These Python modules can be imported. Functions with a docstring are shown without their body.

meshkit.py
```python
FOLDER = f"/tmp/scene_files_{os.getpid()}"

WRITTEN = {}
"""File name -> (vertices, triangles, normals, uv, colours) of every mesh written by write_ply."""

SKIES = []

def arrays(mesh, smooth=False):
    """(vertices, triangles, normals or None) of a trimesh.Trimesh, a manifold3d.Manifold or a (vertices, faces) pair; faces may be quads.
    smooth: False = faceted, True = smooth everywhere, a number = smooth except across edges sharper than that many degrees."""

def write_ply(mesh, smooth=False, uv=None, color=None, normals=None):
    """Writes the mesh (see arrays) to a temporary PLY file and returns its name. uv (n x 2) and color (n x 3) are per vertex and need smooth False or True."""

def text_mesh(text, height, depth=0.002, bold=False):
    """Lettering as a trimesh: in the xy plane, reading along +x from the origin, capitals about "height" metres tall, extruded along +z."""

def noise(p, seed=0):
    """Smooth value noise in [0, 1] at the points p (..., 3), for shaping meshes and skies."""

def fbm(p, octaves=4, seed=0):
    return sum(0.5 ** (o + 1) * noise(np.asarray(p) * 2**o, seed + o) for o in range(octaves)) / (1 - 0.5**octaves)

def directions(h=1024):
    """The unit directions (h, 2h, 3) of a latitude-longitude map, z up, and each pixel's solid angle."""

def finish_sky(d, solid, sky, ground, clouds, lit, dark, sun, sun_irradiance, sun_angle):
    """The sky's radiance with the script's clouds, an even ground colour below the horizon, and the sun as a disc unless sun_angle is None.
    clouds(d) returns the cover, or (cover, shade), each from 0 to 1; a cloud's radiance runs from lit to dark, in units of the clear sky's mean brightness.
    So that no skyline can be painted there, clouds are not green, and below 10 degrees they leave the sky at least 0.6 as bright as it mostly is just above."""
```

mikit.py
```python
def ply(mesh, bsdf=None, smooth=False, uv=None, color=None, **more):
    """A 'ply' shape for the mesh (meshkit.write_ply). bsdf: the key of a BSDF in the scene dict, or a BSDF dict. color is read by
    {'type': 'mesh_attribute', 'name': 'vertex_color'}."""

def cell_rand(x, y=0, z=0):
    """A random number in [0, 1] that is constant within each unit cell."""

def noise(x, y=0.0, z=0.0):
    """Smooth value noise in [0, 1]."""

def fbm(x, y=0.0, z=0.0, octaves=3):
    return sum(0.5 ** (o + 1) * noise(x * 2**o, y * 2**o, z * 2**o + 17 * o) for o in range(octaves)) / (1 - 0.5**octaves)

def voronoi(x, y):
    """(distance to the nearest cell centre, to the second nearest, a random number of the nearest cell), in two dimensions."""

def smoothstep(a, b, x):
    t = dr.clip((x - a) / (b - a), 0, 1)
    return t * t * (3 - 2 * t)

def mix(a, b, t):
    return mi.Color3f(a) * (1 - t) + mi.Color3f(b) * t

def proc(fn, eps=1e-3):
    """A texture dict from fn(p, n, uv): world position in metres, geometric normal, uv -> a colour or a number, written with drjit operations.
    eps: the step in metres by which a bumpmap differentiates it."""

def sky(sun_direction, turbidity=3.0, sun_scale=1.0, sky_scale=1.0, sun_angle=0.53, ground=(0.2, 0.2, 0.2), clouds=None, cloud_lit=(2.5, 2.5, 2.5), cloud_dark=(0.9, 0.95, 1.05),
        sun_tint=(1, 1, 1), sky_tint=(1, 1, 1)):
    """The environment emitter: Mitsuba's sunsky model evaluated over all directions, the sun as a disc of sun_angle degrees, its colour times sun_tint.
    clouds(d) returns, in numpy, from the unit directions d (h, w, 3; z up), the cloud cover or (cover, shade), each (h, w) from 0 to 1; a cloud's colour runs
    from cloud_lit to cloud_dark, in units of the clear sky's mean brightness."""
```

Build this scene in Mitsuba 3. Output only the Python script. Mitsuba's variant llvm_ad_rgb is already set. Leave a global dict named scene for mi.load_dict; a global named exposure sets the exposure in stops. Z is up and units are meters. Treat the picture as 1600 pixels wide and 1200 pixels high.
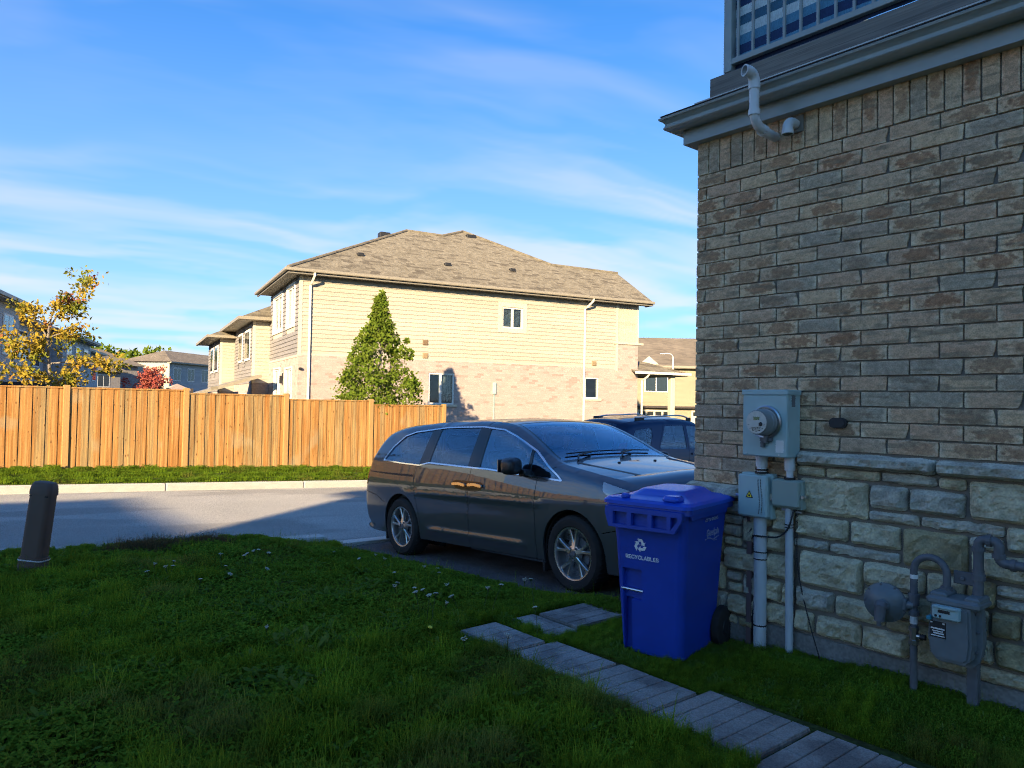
import math, random
import numpy as np, trimesh, shapely, manifold3d
import shapely.geometry as sg
import shapely.ops as so
import drjit as dr
import mitsuba as mi
import mikit, meshkit
from mikit import proc, noise, fbm, cell_rand, voronoi, smoothstep, mix

# World axes: x = 0 is the outside face of the brick side wall (the house lies at x > 0), y = 0 its garage front, y grows towards the street, z up.
scene, labels = {'type': 'scene'}, {}
RNG = np.random.default_rng(11)
PI = math.pi
V = lambda *a: np.array(a, float)
T4 = mi.ScalarTransform4f

# ------------------------------------------------------------------ camera, sky, exposure
EYE = V(-4.348, -3.204, 1.6)
F_PX, PITCH, ROLL, HEAD = 1160.0, math.atan(28 / 1160), 0.018, math.radians(39.72)
_fw, _rt = V(math.sin(HEAD), math.cos(HEAD), 0), V(math.cos(HEAD), -math.sin(HEAD), 0)
_fwd = _fw * math.cos(PITCH) + V(0, 0, math.sin(PITCH))
_u0 = -_fw * math.sin(PITCH) + V(0, 0, math.cos(PITCH))
_up = -_rt * math.sin(ROLL) + _u0 * math.cos(ROLL)
scene['camera'] = {'type': 'perspective', 'fov': 2 * math.degrees(math.atan(800 / F_PX)), 'fov_axis': 'x', 'near_clip': 0.05, 'far_clip': 3000.0,
                   'to_world': T4().look_at(origin=EYE.tolist(), target=(EYE + _fwd).tolist(), up=_up.tolist())}
SUN_DIR = (-0.79, -0.62, 0.275)
exposure = 4.0


def sky_clouds(d):
    """thin slanting wisps of cirrus, paler air towards the horizon"""
    el = np.arcsin(np.clip(d[..., 2], 0, 1))
    q = 1.0 / np.maximum(d[..., 2] + 0.10, 0.05)
    a = d[..., 0] * q * 0.77 - d[..., 1] * q * 0.64
    b = d[..., 0] * q * 0.64 + d[..., 1] * q * 0.77
    # along / across the wisps: a band running away to the right
    u, w = a * 0.90 + b * 0.44, b * 0.90 - a * 0.44
    p = np.stack([u, w, a * 0], -1)
    warp = meshkit.fbm(p * 0.8 + 4.0, 4, 3)
    big = meshkit.fbm(np.stack([u * 0.35 + 3, w * 0.8 + warp * 0.8, a * 0], -1), 4, 21)
    fine = meshkit.fbm(np.stack([u * 1.1 + warp * 2.2, w * 4.2 + warp * 2.6, a * 0], -1), 5, 8)
    low = np.clip((0.50 - el) / 0.5, 0, 1)
    c = np.clip((big - 0.36) * 3.2, 0, 1) * np.clip((fine - 0.36) * 3.2, 0, 1)
    c = c * (0.12 + 0.44 * np.clip(low * 1.7, 0, 1)) + 0.36 * low ** 1.3
    return np.clip(c, 0, 0.8), 0.0


scene['sky'] = mikit.sky(SUN_DIR, turbidity=2.7, sun_scale=0.67, sky_scale=0.60, clouds=sky_clouds, cloud_lit=(2.2, 2.15, 2.2), sky_tint=(0.25, 0.63, 1.17), sun_tint=(0.97, 1.08, 1.33))

# ------------------------------------------------------------------ helpers


def add(key, mesh, bsdf, smooth=False, **lab):
    scene[key] = mikit.ply(mesh, bsdf, smooth)
    if lab:
        labels[key] = lab
    return key


_count = {}


def num(key):
    """key, key_001, key_002 ..."""
    n = _count.get(key, 0)
    _count[key] = n + 1
    return key if n == 0 else f'{key}_{n:03d}'


def thing(name, label, cat, group=None, kind=None):
    k = num(name)
    labels[k] = {'label': label, 'category': cat}
    if group:
        labels[k]['group'] = group
    if kind:
        labels[k]['kind'] = kind
    return k


def parts(parent, name, meshes, bsdf, smooth=False):
    for m in meshes:
        part(parent, name, m, bsdf, smooth)


def part(parent, name, mesh, bsdf, smooth=False, **lab):
    return add(num(parent + '__' + name), mesh, bsdf, smooth, **lab)


def box(x0, x1, y0, y1, z0, z1, bev=0.0):
    x0, x1 = min(x0, x1), max(x0, x1)
    y0, y1 = min(y0, y1), max(y0, y1)
    z0, z1 = min(z0, z1), max(z0, z1)
    if bev <= 0:
        return trimesh.creation.box(bounds=[[x0, y0, z0], [x1, y1, z1]])
    b, pts = bev, []
    for x, sx in ((x0, 1), (x1, -1)):
        for y, sy in ((y0, 1), (y1, -1)):
            for z, sz in ((z0, 1), (z1, -1)):
                pts += [(x + sx * b, y + sy * b, z), (x + sx * b, y, z + sz * b), (x, y + sy * b, z + sz * b)]
    return trimesh.convex.convex_hull(np.array(pts))


def cat(*ms):
    ms = [m for g in ms for m in (g if isinstance(g, (list, tuple)) else [g])]
    return trimesh.util.concatenate(ms)


def frame(d):
    d = np.asarray(d, float) / np.linalg.norm(d)
    a = np.cross(d, V(0, 0, 1) if abs(d[2]) < 0.9 else V(1, 0, 0))
    a /= np.linalg.norm(a)
    return a, np.cross(d, a), d


def tube(pts, r, n=14, cap=True):
    pts = np.asarray(pts, float)
    rs = np.broadcast_to(np.asarray(r, float), (len(pts),))
    tg = np.gradient(pts, axis=0)
    tg /= np.linalg.norm(tg, axis=1, keepdims=True)
    a, b, _ = frame(tg[0])
    vs, ph = [], np.arange(n) / n * 2 * PI
    for i, p in enumerate(pts):
        a = a - tg[i] * (a @ tg[i])
        a /= np.linalg.norm(a)
        b = np.cross(tg[i], a)
        vs.append(p + rs[i] * (np.cos(ph)[:, None] * a + np.sin(ph)[:, None] * b))
    v = np.vstack(vs)
    f = []
    for i in range(len(pts) - 1):
        for j in range(n):
            q = (j + 1) % n
            f += [[i * n + j, i * n + q, (i + 1) * n + q], [i * n + j, (i + 1) * n + q, (i + 1) * n + j]]
    if cap:
        for k, base in ((0, 0), (1, (len(pts) - 1) * n)):
            c = len(v)
            v = np.vstack([v, pts[0] if k == 0 else pts[-1]])
            for j in range(n):
                q = (j + 1) % n
                f.append([c, base + q, base + j] if k == 0 else [c, base + j, base + q])
    return trimesh.Trimesh(v, f, process=False)


def cyl(p0, p1, r, n=16, r2=None):
    return tube([p0, p1], [r, r if r2 is None else r2], n)


def arc(c, r, a0, a1, u, v, n=10):
    c, u, v = map(np.asarray, (c, u, v))
    return [c + r * (math.cos(t) * u + math.sin(t) * v) for t in np.linspace(a0, a1, n)]


def lathe(profile, o, axis, n=32):
    """profile: (radius, height along axis)"""
    a, b, d = frame(axis)
    ph = np.arange(n) / n * 2 * PI
    v = np.vstack([np.asarray(o) + d * h + r * (np.cos(ph)[:, None] * a + np.sin(ph)[:, None] * b) for r, h in profile])
    f = []
    for i in range(len(profile) - 1):
        for j in range(n):
            q = (j + 1) % n
            f += [[i * n + j, i * n + q, (i + 1) * n + q], [i * n + j, (i + 1) * n + q, (i + 1) * n + j]]
    return trimesh.Trimesh(v, f, process=False)


def extrude(poly, depth, o, u, v):
    """a shapely polygon in the plane (u, v) through o, extruded along u x v"""
    o, u, v = (np.asarray(k, float) for k in (o, u, v))
    w = np.cross(u, v)
    out = []
    for g in getattr(poly, 'geoms', [poly]):
        m = trimesh.creation.extrude_polygon(g, depth, engine='earcut')
        m.vertices = o + m.vertices[:, :1] * u + m.vertices[:, 1:2] * v + m.vertices[:, 2:] * w
        out.append(m)
    return cat(out)


def quad(*p):
    p = np.array(p, float)
    return trimesh.Trimesh(p, [[0, 1, 2], [0, 2, 3]] if len(p) == 4 else [[0, 1, 2]], process=False)


def poly3(pts):
    """a flat polygon in space, fan-triangulated through earcut in its own plane"""
    pts = np.asarray(pts, float)
    n = np.zeros(3)
    for i in range(len(pts)):
        n += np.cross(pts[i], pts[(i + 1) % len(pts)])
    a, b, d = frame(n)
    P = np.stack([pts @ a, pts @ b], 1)
    v, f = trimesh.creation.triangulate_polygon(sg.Polygon(P), engine='earcut')
    h = pts[0] @ d
    return trimesh.Trimesh(v[:, :1] * a + v[:, 1:2] * b + h * d, f, process=False)


def slab(pts, t):
    """flat polygon with thickness t against its normal"""
    m = poly3(pts)
    n = m.face_normals[0]
    w = m.copy()
    w.vertices = w.vertices - n * t
    w.faces = w.faces[:, ::-1]
    sides = []
    for i in range(len(pts)):
        a, b = np.asarray(pts[i], float), np.asarray(pts[(i + 1) % len(pts)], float)
        sides.append(quad(a, b, b - n * t, a - n * t))
    return cat(m, w, sides)


def moved(m, mat):
    m = m.copy()
    m.apply_transform(mat)
    return m


def place(o, rz=0.0):
    m = np.eye(4)
    c, s = math.cos(rz), math.sin(rz)
    m[:2, :2] = [[c, -s], [s, c]]
    m[:3, 3] = o
    return m


# ------------------------------------------------------------------ materials


def mat(key, color, rough=0.7, metal=0.0, bump=None, bump_scale=0.002, clear=0.0, spec=0.4, two=True, **kw):
    c = {'type': 'rgb', 'value': list(color)} if isinstance(color, (tuple, list)) else proc(color)
    b = {'type': 'principled', 'base_color': c, 'roughness': proc(rough) if callable(rough) else float(rough), 'metallic': float(metal), 'specular': float(spec), **kw}
    if clear:
        b['clearcoat'] = float(clear)
        b['clearcoat_gloss'] = 0.97
    if bump is not None:
        b = {'type': 'bumpmap', 'arbitrary': proc(bump, 0.0015), 'scale': float(bump_scale), 'bsdf': b}
    if two:
        b = {'type': 'twosided', 'bsdf': b}
    scene[key] = b
    return key


C_K = 0.0897                       # height of a brick course
Z_TOP = 3.223                      # underside of the soldier course
PITCH_B = 0.273


def col_brick(p, n, uv):
    y, z = p.y, p.z
    k = dr.floor((Z_TOP - z) / C_K)
    odd = k - 2 * dr.floor(k * 0.5)
    off = dr.select(odd > 0.5, 0.073, 0.226)
    t = (-y - off) / PITCH_B
    j = dr.floor(t)
    sold = z > Z_TOP
    j = dr.select(sold, dr.floor(-y / 0.0895 + 50), j)
    k = dr.select(sold, -7.0, k)
    fx = dr.select(sold, (z - Z_TOP) / 0.23, t - dr.floor(t)) - 0.5
    fz = dr.select(sold, (-y / 0.0895) - dr.floor(-y / 0.0895), (Z_TOP - z) / C_K - dr.floor((Z_TOP - z) / C_K)) - 0.5
    r1, r2, r3, r4 = cell_rand(j, k, 1), cell_rand(j, k, 2), cell_rand(j, k, 3), cell_rand(j, k, 4)
    base = mix((0.70, 0.475, 0.275), (0.60, 0.41, 0.25), r1)
    base = mix(base, (0.61, 0.385, 0.235), smoothstep(0.55, 0.95, r2))
    base = mix(base, (0.42, 0.35, 0.25), smoothstep(0.72, 0.95, r4) * 0.8)
    g = fbm(y * 48 + r1 * 40, z * 70 + r2 * 30, p.x * 30, 4)
    d = dr.square((fx + (r4 - 0.5) * 0.4) * 2.3) + dr.square(fz * 2.2)
    flash = smoothstep(0.95, 0.45, d + (g - 0.5) * 1.9) * smoothstep(0.45, 0.65, r3)
    base = mix(base, mix((0.42, 0.205, 0.105), (0.33, 0.19, 0.105), r1), flash * (0.60 + 0.35 * r2))
    rim = smoothstep(0.34, 0.5, dr.abs(fx)) + smoothstep(0.32, 0.5, dr.abs(fz))
    base = mix(base, (0.72, 0.58, 0.38), dr.clip(rim * smoothstep(0.38, 0.62, noise(y * 22, z * 40, r1 * 9)), 0, 1) * 0.9)
    st = noise(y * 9 + r2 * 9, z * 60, r3 * 20)
    base = mix(base, (0.30, 0.22, 0.14), smoothstep(0.58, 0.85, st) * 0.7)
    sp = noise(y * 260, z * 260, 3)
    return base * (0.60 + 0.62 * g) * (0.74 + 0.46 * sp)


def bump_brick(p, n, uv):
    return fbm(p.y * 45, p.z * 90, p.x * 45, 3) + 0.35 * noise(p.y * 240, p.z * 240, p.x * 240)


mat('mat_brick', col_brick, 0.92, bump=bump_brick, bump_scale=0.007, spec=0.2)
mat('mat_mortar', lambda p, n, uv: mix((0.17, 0.15, 0.125), (0.24, 0.21, 0.175), fbm(p.y * 60, p.z * 60, p.x * 60)), 0.95, spec=0.1)


def stone_mat(key, a, b, seed):
    def f(p, n, uv):
        g = fbm(p.y * 14 + seed, p.z * 18, p.x * 20, 4)
        h = noise(p.y * 130, p.z * 130, p.x * 130)
        c = mix(a, b, smoothstep(0.3, 0.7, g))
        c = mix(c, (0.30, 0.215, 0.12), smoothstep(0.62, 0.8, fbm(p.y * 9, p.z * 30 + seed, 3, 3)) * 0.5)
        return c * (0.70 + 0.5 * h)
    return mat(key, f, 0.93, bump=lambda p, n, uv: fbm(p.y * 55 + seed, p.z * 55, p.x * 55, 4) + 0.3 * noise(p.y * 200, p.z * 200, p.x * 200), bump_scale=0.02, spec=0.2)


stone_mat('mat_stone_buff', (0.68, 0.60, 0.40), (0.48, 0.425, 0.285), 0)
stone_mat('mat_stone_grey', (0.58, 0.545, 0.43), (0.38, 0.36, 0.29), 7)
stone_mat('mat_stone_tan', (0.46, 0.38, 0.21), (0.32, 0.27, 0.16), 13)
mat('mat_concrete', lambda p, n, uv: mix((0.50, 0.48, 0.43), (0.38, 0.36, 0.32), fbm(p.x * 7, p.y * 7, p.z * 7, 4)) * (0.85 + 0.3 * noise(p.x * 120, p.y * 120, p.z * 120)), 0.92,
    bump=lambda p, n, uv: fbm(p.x * 60, p.y * 60, p.z * 60, 3), bump_scale=0.002, spec=0.2)
mat('mat_trim_grey', lambda p, n, uv: mix((0.25, 0.28, 0.27), (0.29, 0.32, 0.305), fbm(p.x * 6, p.y * 6, p.z * 14)), 0.28, spec=0.5)
mat('mat_white', (0.66, 0.65, 0.61), 0.5)
mat('mat_cream', (0.54, 0.48, 0.37), 0.6)
mat('mat_black', (0.02, 0.02, 0.022), 0.5)
mat('mat_black_rubber', lambda p, n, uv: mix((0.018, 0.017, 0.017), (0.04, 0.036, 0.033), fbm(p.x * 25, p.y * 25, p.z * 25)), 0.8, spec=0.3)
mat('mat_chrome', (0.75, 0.75, 0.76), 0.13, metal=1.0)
mat('mat_steel', (0.5, 0.5, 0.5), 0.32, metal=1.0)
mat('mat_pvc_grey', lambda p, n, uv: mix((0.50, 0.53, 0.54), (0.43, 0.455, 0.46), fbm(p.x * 30, p.y * 30, p.z * 12)), 0.4)
mat('mat_pvc_white', lambda p, n, uv: mix((0.62, 0.64, 0.64), (0.52, 0.54, 0.55), fbm(p.x * 18, p.y * 18, p.z * 18)), 0.35)
mat('mat_box_grey', lambda p, n, uv: mix((0.34, 0.47, 0.46), (0.28, 0.39, 0.385), fbm(p.x * 14, p.y * 14, p.z * 9, 4)), 0.38, spec=0.5)
mat('mat_box_green', lambda p, n, uv: mix((0.27, 0.33, 0.285), (0.23, 0.29, 0.25), fbm(p.x * 14, p.y * 14, p.z * 9)), 0.45)
mat('mat_gas_grey', lambda p, n, uv: mix((0.15, 0.17, 0.175), (0.11, 0.125, 0.13), fbm(p.x * 25, p.y * 25, p.z * 25, 4)), 0.4, spec=0.5)
mat('mat_gas_pipe', lambda p, n, uv: mix((0.13, 0.135, 0.145), (0.085, 0.085, 0.09), fbm(p.x * 30, p.y * 30, p.z * 30, 4)), 0.5)
mat('mat_weathered_wood', lambda p, n, uv: mix((0.22, 0.205, 0.18), (0.12, 0.11, 0.10), fbm(p.y * 2.0, p.z * 60, p.x * 60, 4)) * (0.8 + 0.4 * noise(p.y * 5, p.z * 190, 1)), 0.85, spec=0.2)
mat('mat_dark', (0.012, 0.012, 0.013), 0.9)


def col_roof(p, n, uv):
    """laminated shingles: rows across the slope, blotched tabs"""
    row = dr.floor(p.z * 13.0)
    a = p.x * 0.975 - p.y * 0.22 + p.y * 0.6 * dr.abs(n.x)
    t = a * 4.0 + cell_rand(row, 5) * 7
    r = cell_rand(dr.floor(t * 1.6), row, 1)
    c = mix((0.17, 0.148, 0.112), (0.225, 0.198, 0.152), r)
    c = mix(c, (0.125, 0.108, 0.084), smoothstep(0.72, 0.9, cell_rand(dr.floor(t * 0.7), row, 2)))
    return c * (0.8 + 0.4 * noise(p.x * 14, p.y * 14, p.z * 14)) * (0.9 + 0.15 * fbm(p.x * 0.7, p.y * 0.7, p.z))


mat('mat_roof', col_roof, 0.95, bump=lambda p, n, uv: 1 - (p.z * 13.0 - dr.floor(p.z * 13.0)) * 1.0 + 0.6 * cell_rand(dr.floor((p.x - p.y * 0.22) * 4), dr.floor(p.z * 13.0)), bump_scale=0.012, spec=0.1)

# ------------------------------------------------------------------ the brick house on the right
HOUSE = thing('brick_house', 'brown brick house wall with a grey stone base at the right edge', 'house')
W = part(HOUSE, 'wall', cat(box(0.012, 0.3, -9.0, 0.0, -0.3, 3.5), box(0.3, 0.6, -0.3, -0.012, -0.3, 3.5)), 'mat_mortar')
rb = np.random.default_rng(5)


def brick_mesh(y0, y1, z0, z1, chip):
    """y0 > y1 (the left end first); its face looks towards -x"""
    nu, nv = 7, 4
    g = np.zeros((nv, nu, 3))
    proud = rb.uniform(0.0, 0.004)
    jl, jr = rb.uniform(-0.003, 0.003, 2)
    csz = rb.uniform(0.006, 0.024)
    for i in range(nv):
        for j in range(nu):
            fu, fv = j / (nu - 1), i / (nv - 1)
            y = y0 + (y1 - y0) * fu + rb.uniform(-.0012, .0012)
            z = z0 + (z1 - z0) * fv + rb.uniform(-.0012, .0012) + (jl * (1 - fu) + jr * fu) * 0.6
            e = min(fu, 1 - fu) < 0.01 or min(fv, 1 - fv) < 0.01
            x = -proud - (0 if e else rb.uniform(0.001, 0.004))
            if chip and j >= nu - 2:
                a = csz * ((1 - fv) ** 1.6 if chip == 1 else fv ** 1.6 if chip == 2 else 1 - abs(2 * fv - 1)) * (1 if j == nu - 1 else 0.3)
                y += a * rb.uniform(0.6, 1.2)
                x += 0.002 * (j == nu - 1)
            g[i, j] = (x, y, z)
    v = g.reshape(-1, 3)
    f = []
    for i in range(nv - 1):
        for j in range(nu - 1):
            a = i * nu + j
            f += [[a, a + nu + 1, a + 1], [a, a + nu, a + nu + 1]]
    rim = [i for i in range(nu)] + [(i + 1) * nu - 1 for i in range(1, nv)] + [nv * nu - 1 - j for j in range(1, nu)] + [i * nu for i in range(nv - 2, 0, -1)]
    b = len(v)
    back = v[rim] * 1.0
    back[:, 0] = 0.02
    v = np.vstack([v, back])
    m = len(rim)
    for i in range(m):
        q = (i + 1) % m
        f += [[rim[i], rim[q], b + q], [rim[i], b + q, b + i]]
    return trimesh.Trimesh(v, f, process=False)


far_bricks = []
BRICK_END = -2.75
J = 0.0052
for k in range(24):
    z1, z0 = Z_TOP - k * C_K - J, Z_TOP - (k + 1) * C_K + J
    off = 0.073 if k % 2 else 0.226
    ys = [0.0] + [-off - PITCH_B * i for i in range(34)]
    for a, b in zip(ys[:-1], ys[1:]):
        a, b = a - (J if a < 0 else 0), b + J
        if k >= 21 and a < -0.76:
            break
        if k >= 21:
            b = max(b, -0.785)
        if a - b < 0.03:
            continue
        m = brick_mesh(a, b, z0, z1, int(rb.choice([0, 1, 2, 3], p=[.62, .2, .08, .1])))
        if a > BRICK_END:
            part(W, 'brick', m, 'mat_brick')
        else:
            far_bricks.append(m)
for i in range(100):
    a, b = -0.0895 * i - (J if i else 0), -0.0895 * (i + 1) + J
    m = brick_mesh(a, b, Z_TOP + J, Z_TOP + 0.235, 0)
    if a > BRICK_END:
        part(W, 'soldier_brick', m, 'mat_brick')
    else:
        far_bricks.append(m)
part(W, 'brickwork', cat(far_bricks), 'mat_brick', kind='stuff')


def stone_mesh(y0, y1, z0, z1, bulge, seed):
    L, H = abs(y1 - y0), z1 - z0
    nu, nv = max(8, int(L / 0.019)), max(5, int(H / 0.017))
    a, b = np.meshgrid(np.linspace(0, 1, nu), np.linspace(0, 1, nv))
    r = min(0.016, H * 0.25)
    du, dv = np.minimum(a, 1 - a) * L, np.minimum(b, 1 - b) * H
    Y, Z = y0 - a * L, z0 + b * H
    # round the corners of the outline
    cr = (du < r) & (dv < r)
    cx, cz = r - du, r - dv
    k = np.where(cr, np.maximum(0, np.sqrt(cx ** 2 + cz ** 2) - r), 0)
    Y = Y + np.where(cr, np.sign(0.5 - a) * -k * 0.7, 0)
    Z = Z + np.where(cr, np.sign(0.5 - b) * k * 0.7, 0)
    p = np.stack([Y, Z, np.full_like(Y, seed * 3.7)], -1)
    wob = (meshkit.fbm(p * 16, 3, seed % 7) - 0.5)
    e = np.minimum(du, dv)
    s = np.clip(e / 0.016, 0, 1)
    chip = np.abs(meshkit.fbm(p * 11 + 5, 3, 2) - 0.5)
    fine = meshkit.noise(p * 60, 6) - 0.5
    X = -0.004 - bulge * (s * (2 - s)) - (0.045 * wob + 0.11 * np.minimum(chip, .14) - 0.004 + 0.011 * fine) * np.minimum(1, s + 0.25)
    edge = e < 1e-6
    Z = Z + np.where(edge, 0.012 * (meshkit.noise(p * 22, 3) - 0.5), 0)
    Y = Y + np.where(edge, 0.012 * (meshkit.noise(p * 22 + 9, 4) - 0.5), 0)
    v = np.stack([X, Y, Z], -1).reshape(-1, 3)
    f = []
    for i in range(nv - 1):
        for j in range(nu - 1):
            q = i * nu + j
            f += [[q, q + nu + 1, q + 1], [q, q + nu, q + nu + 1]]
    rim = [i for i in range(nu)] + [(i + 1) * nu - 1 for i in range(1, nv)] + [nv * nu - 1 - j for j in range(1, nu)] + [i * nu for i in range(nv - 2, 0, -1)]
    bb = len(v)
    back = v[rim] * 1.0
    back[:, 0] = 0.02
    v = np.vstack([v, back])
    n = len(rim)
    for i in range(n):
        q = (i + 1) % n
        f += [[rim[i], rim[q], bb + q], [rim[i], bb + q, bb + i]]
    return trimesh.Trimesh(v, f, process=False)


# (left y, right y, top z, bottom z, tone)  b = buff, g = grey, t = tan
STONES = [
    (-.775, -.952, 1.236, 1.180, 'b'), (-.967, -1.284, 1.236, 1.178, 'b'), (-1.294, -1.582, 1.236, 1.178, 'g'), (-1.594, -1.722, 1.236, 1.175, 'b'),
    (-.80, -1.212, 1.166, .955, 'b'), (-1.226, -1.430, 1.163, 1.028, 'g'), (-1.445, -1.722, 1.160, 1.030, 'g'), (-1.744, -2.07, 1.230, 1.030, 'b'),
    (-1.224, -1.495, 1.014, .952, 'g'), (-1.508, -1.897, 1.014, .956, 'g'), (-1.914, -2.11, 1.014, .888, 'b'),
    (-.772, -1.098, .934, .808, 'b'), (-1.118, -1.396, .938, .806, 'b'), (-1.412, -1.734, .940, .732, 't'), (-1.748, -1.90, .942, .882, 'g'),
    (-.763, -.980, .790, .733, 'g'), (-.994, -1.390, .790, .733, 'g'), (-1.756, -2.10, .868, .736, 'b'),
    (-.80, -1.184, .716, .512, 'b'), (-1.196, -1.520, .716, .585, 'b'), (-1.536, -1.72, .716, .58, 'b'), (-1.735, -1.86, .720, .58, 't'), (-1.868, -2.09, .716, .655, 'g'),
    (-1.868, -2.05, .644, .592, 'g'), (-1.20, -1.475, .572, .50, 'b'), (-1.487, -1.60, .567, .44, 't'), (-1.612, -1.83, .567, .43, 'b'), (-1.843, -1.968, .575, .45, 't'), (-1.98, -2.13, .575, .45, 'b'),
    (-.775, -1.014, .492, .368, 'g'), (-1.029, -1.314, .487, .366, 'b'), (-1.325, -1.46, .425, .358, 't'), (-1.327, -1.473, .487, .435, 't'),
    (-.768, -.888, .346, .222, 'b'), (-.912, -1.177, .346, .222, 'b'), (-1.188, -1.440, .346, .218, 'b'), (-1.473, -1.740, .420, .215, 't'), (-1.755, -1.85, .42, .30, 'b'),
    (-1.862, -2.10, .432, .30, 't'), (-1.755, -2.08, .285, .212, 'b'),
    # left of the meter, below the stepped ledge
    (-.012, -.23, .966, .90, 'g'), (-.245, -.44, .966, .88, 'g'), (-.455, -.60, .966, .83, 'b'), (-.612, -.755, .966, .81, 'b'),
    (-.012, -.235, .885, .74, 'b'), (-.247, -.385, .868, .815, 'g'), (-.25, -.383, .803, .732, 'g'), (-.398, -.548, .868, .70, 'b'), (-.562, -.70, .80, .68, 'b'), (-.712, -.752, .795, .68, 'g'),
    (-.012, -.245, .725, .56, 't'), (-.258, -.383, .722, .668, 'b'), (-.26, -.55, .655, .512, 'b'), (-.57, -.752, .66, .51, 'b'), (-.40, -.55, .69, .665, 'g'),
    (-.012, -.262, .545, .36, 'b'), (-.278, -.39, .497, .44, 'g'), (-.286, -.392, .423, .362, 'b'), (-.405, -.555, .497, .36, 'g'), (-.57, -.68, .492, .362, 'b'), (-.692, -.755, .492, .362, 'b'),
    (-.012, -.275, .345, .215, 'g'), (-.290, -.45, .345, .22, 'b'), (-.465, -.552, .345, .22, 'b'), (-.566, -.75, .348, .224, 'b'), (-.24, -.36, .208, .15, 'b'), (-.37, -.55, .208, .15, 't'), (-.012, -.228, .204, .15, 'b'),
]
ry = np.random.default_rng(9)
for z1, z0 in ((1.236, 1.03), (1.014, .888), (.868, .736), (.716, .59), (.575, .445), (.432, .30), (.285, .212)):
    y = -2.09 - ry.uniform(0.03, 0.1)
    while y > -3.4:
        w = ry.uniform(.2, .42)
        STONES.append((y, y - w, z1, z0, ry.choice(['b', 'g', 't'])))
        y -= w + 0.014
SM = {'b': 'mat_stone_buff', 'g': 'mat_stone_grey', 't': 'mat_stone_tan'}
for i, (a, b, z1, z0, tone) in enumerate(STONES):
    thin = (z1 - z0) < 0.075
    part(W, 'stone', stone_mesh(a, b, z0 + 0.002, z1 - 0.002, (0.014 if thin else 0.028) * ry.uniform(0.8, 1.25), i + 1), SM[tone], 24)


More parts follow.
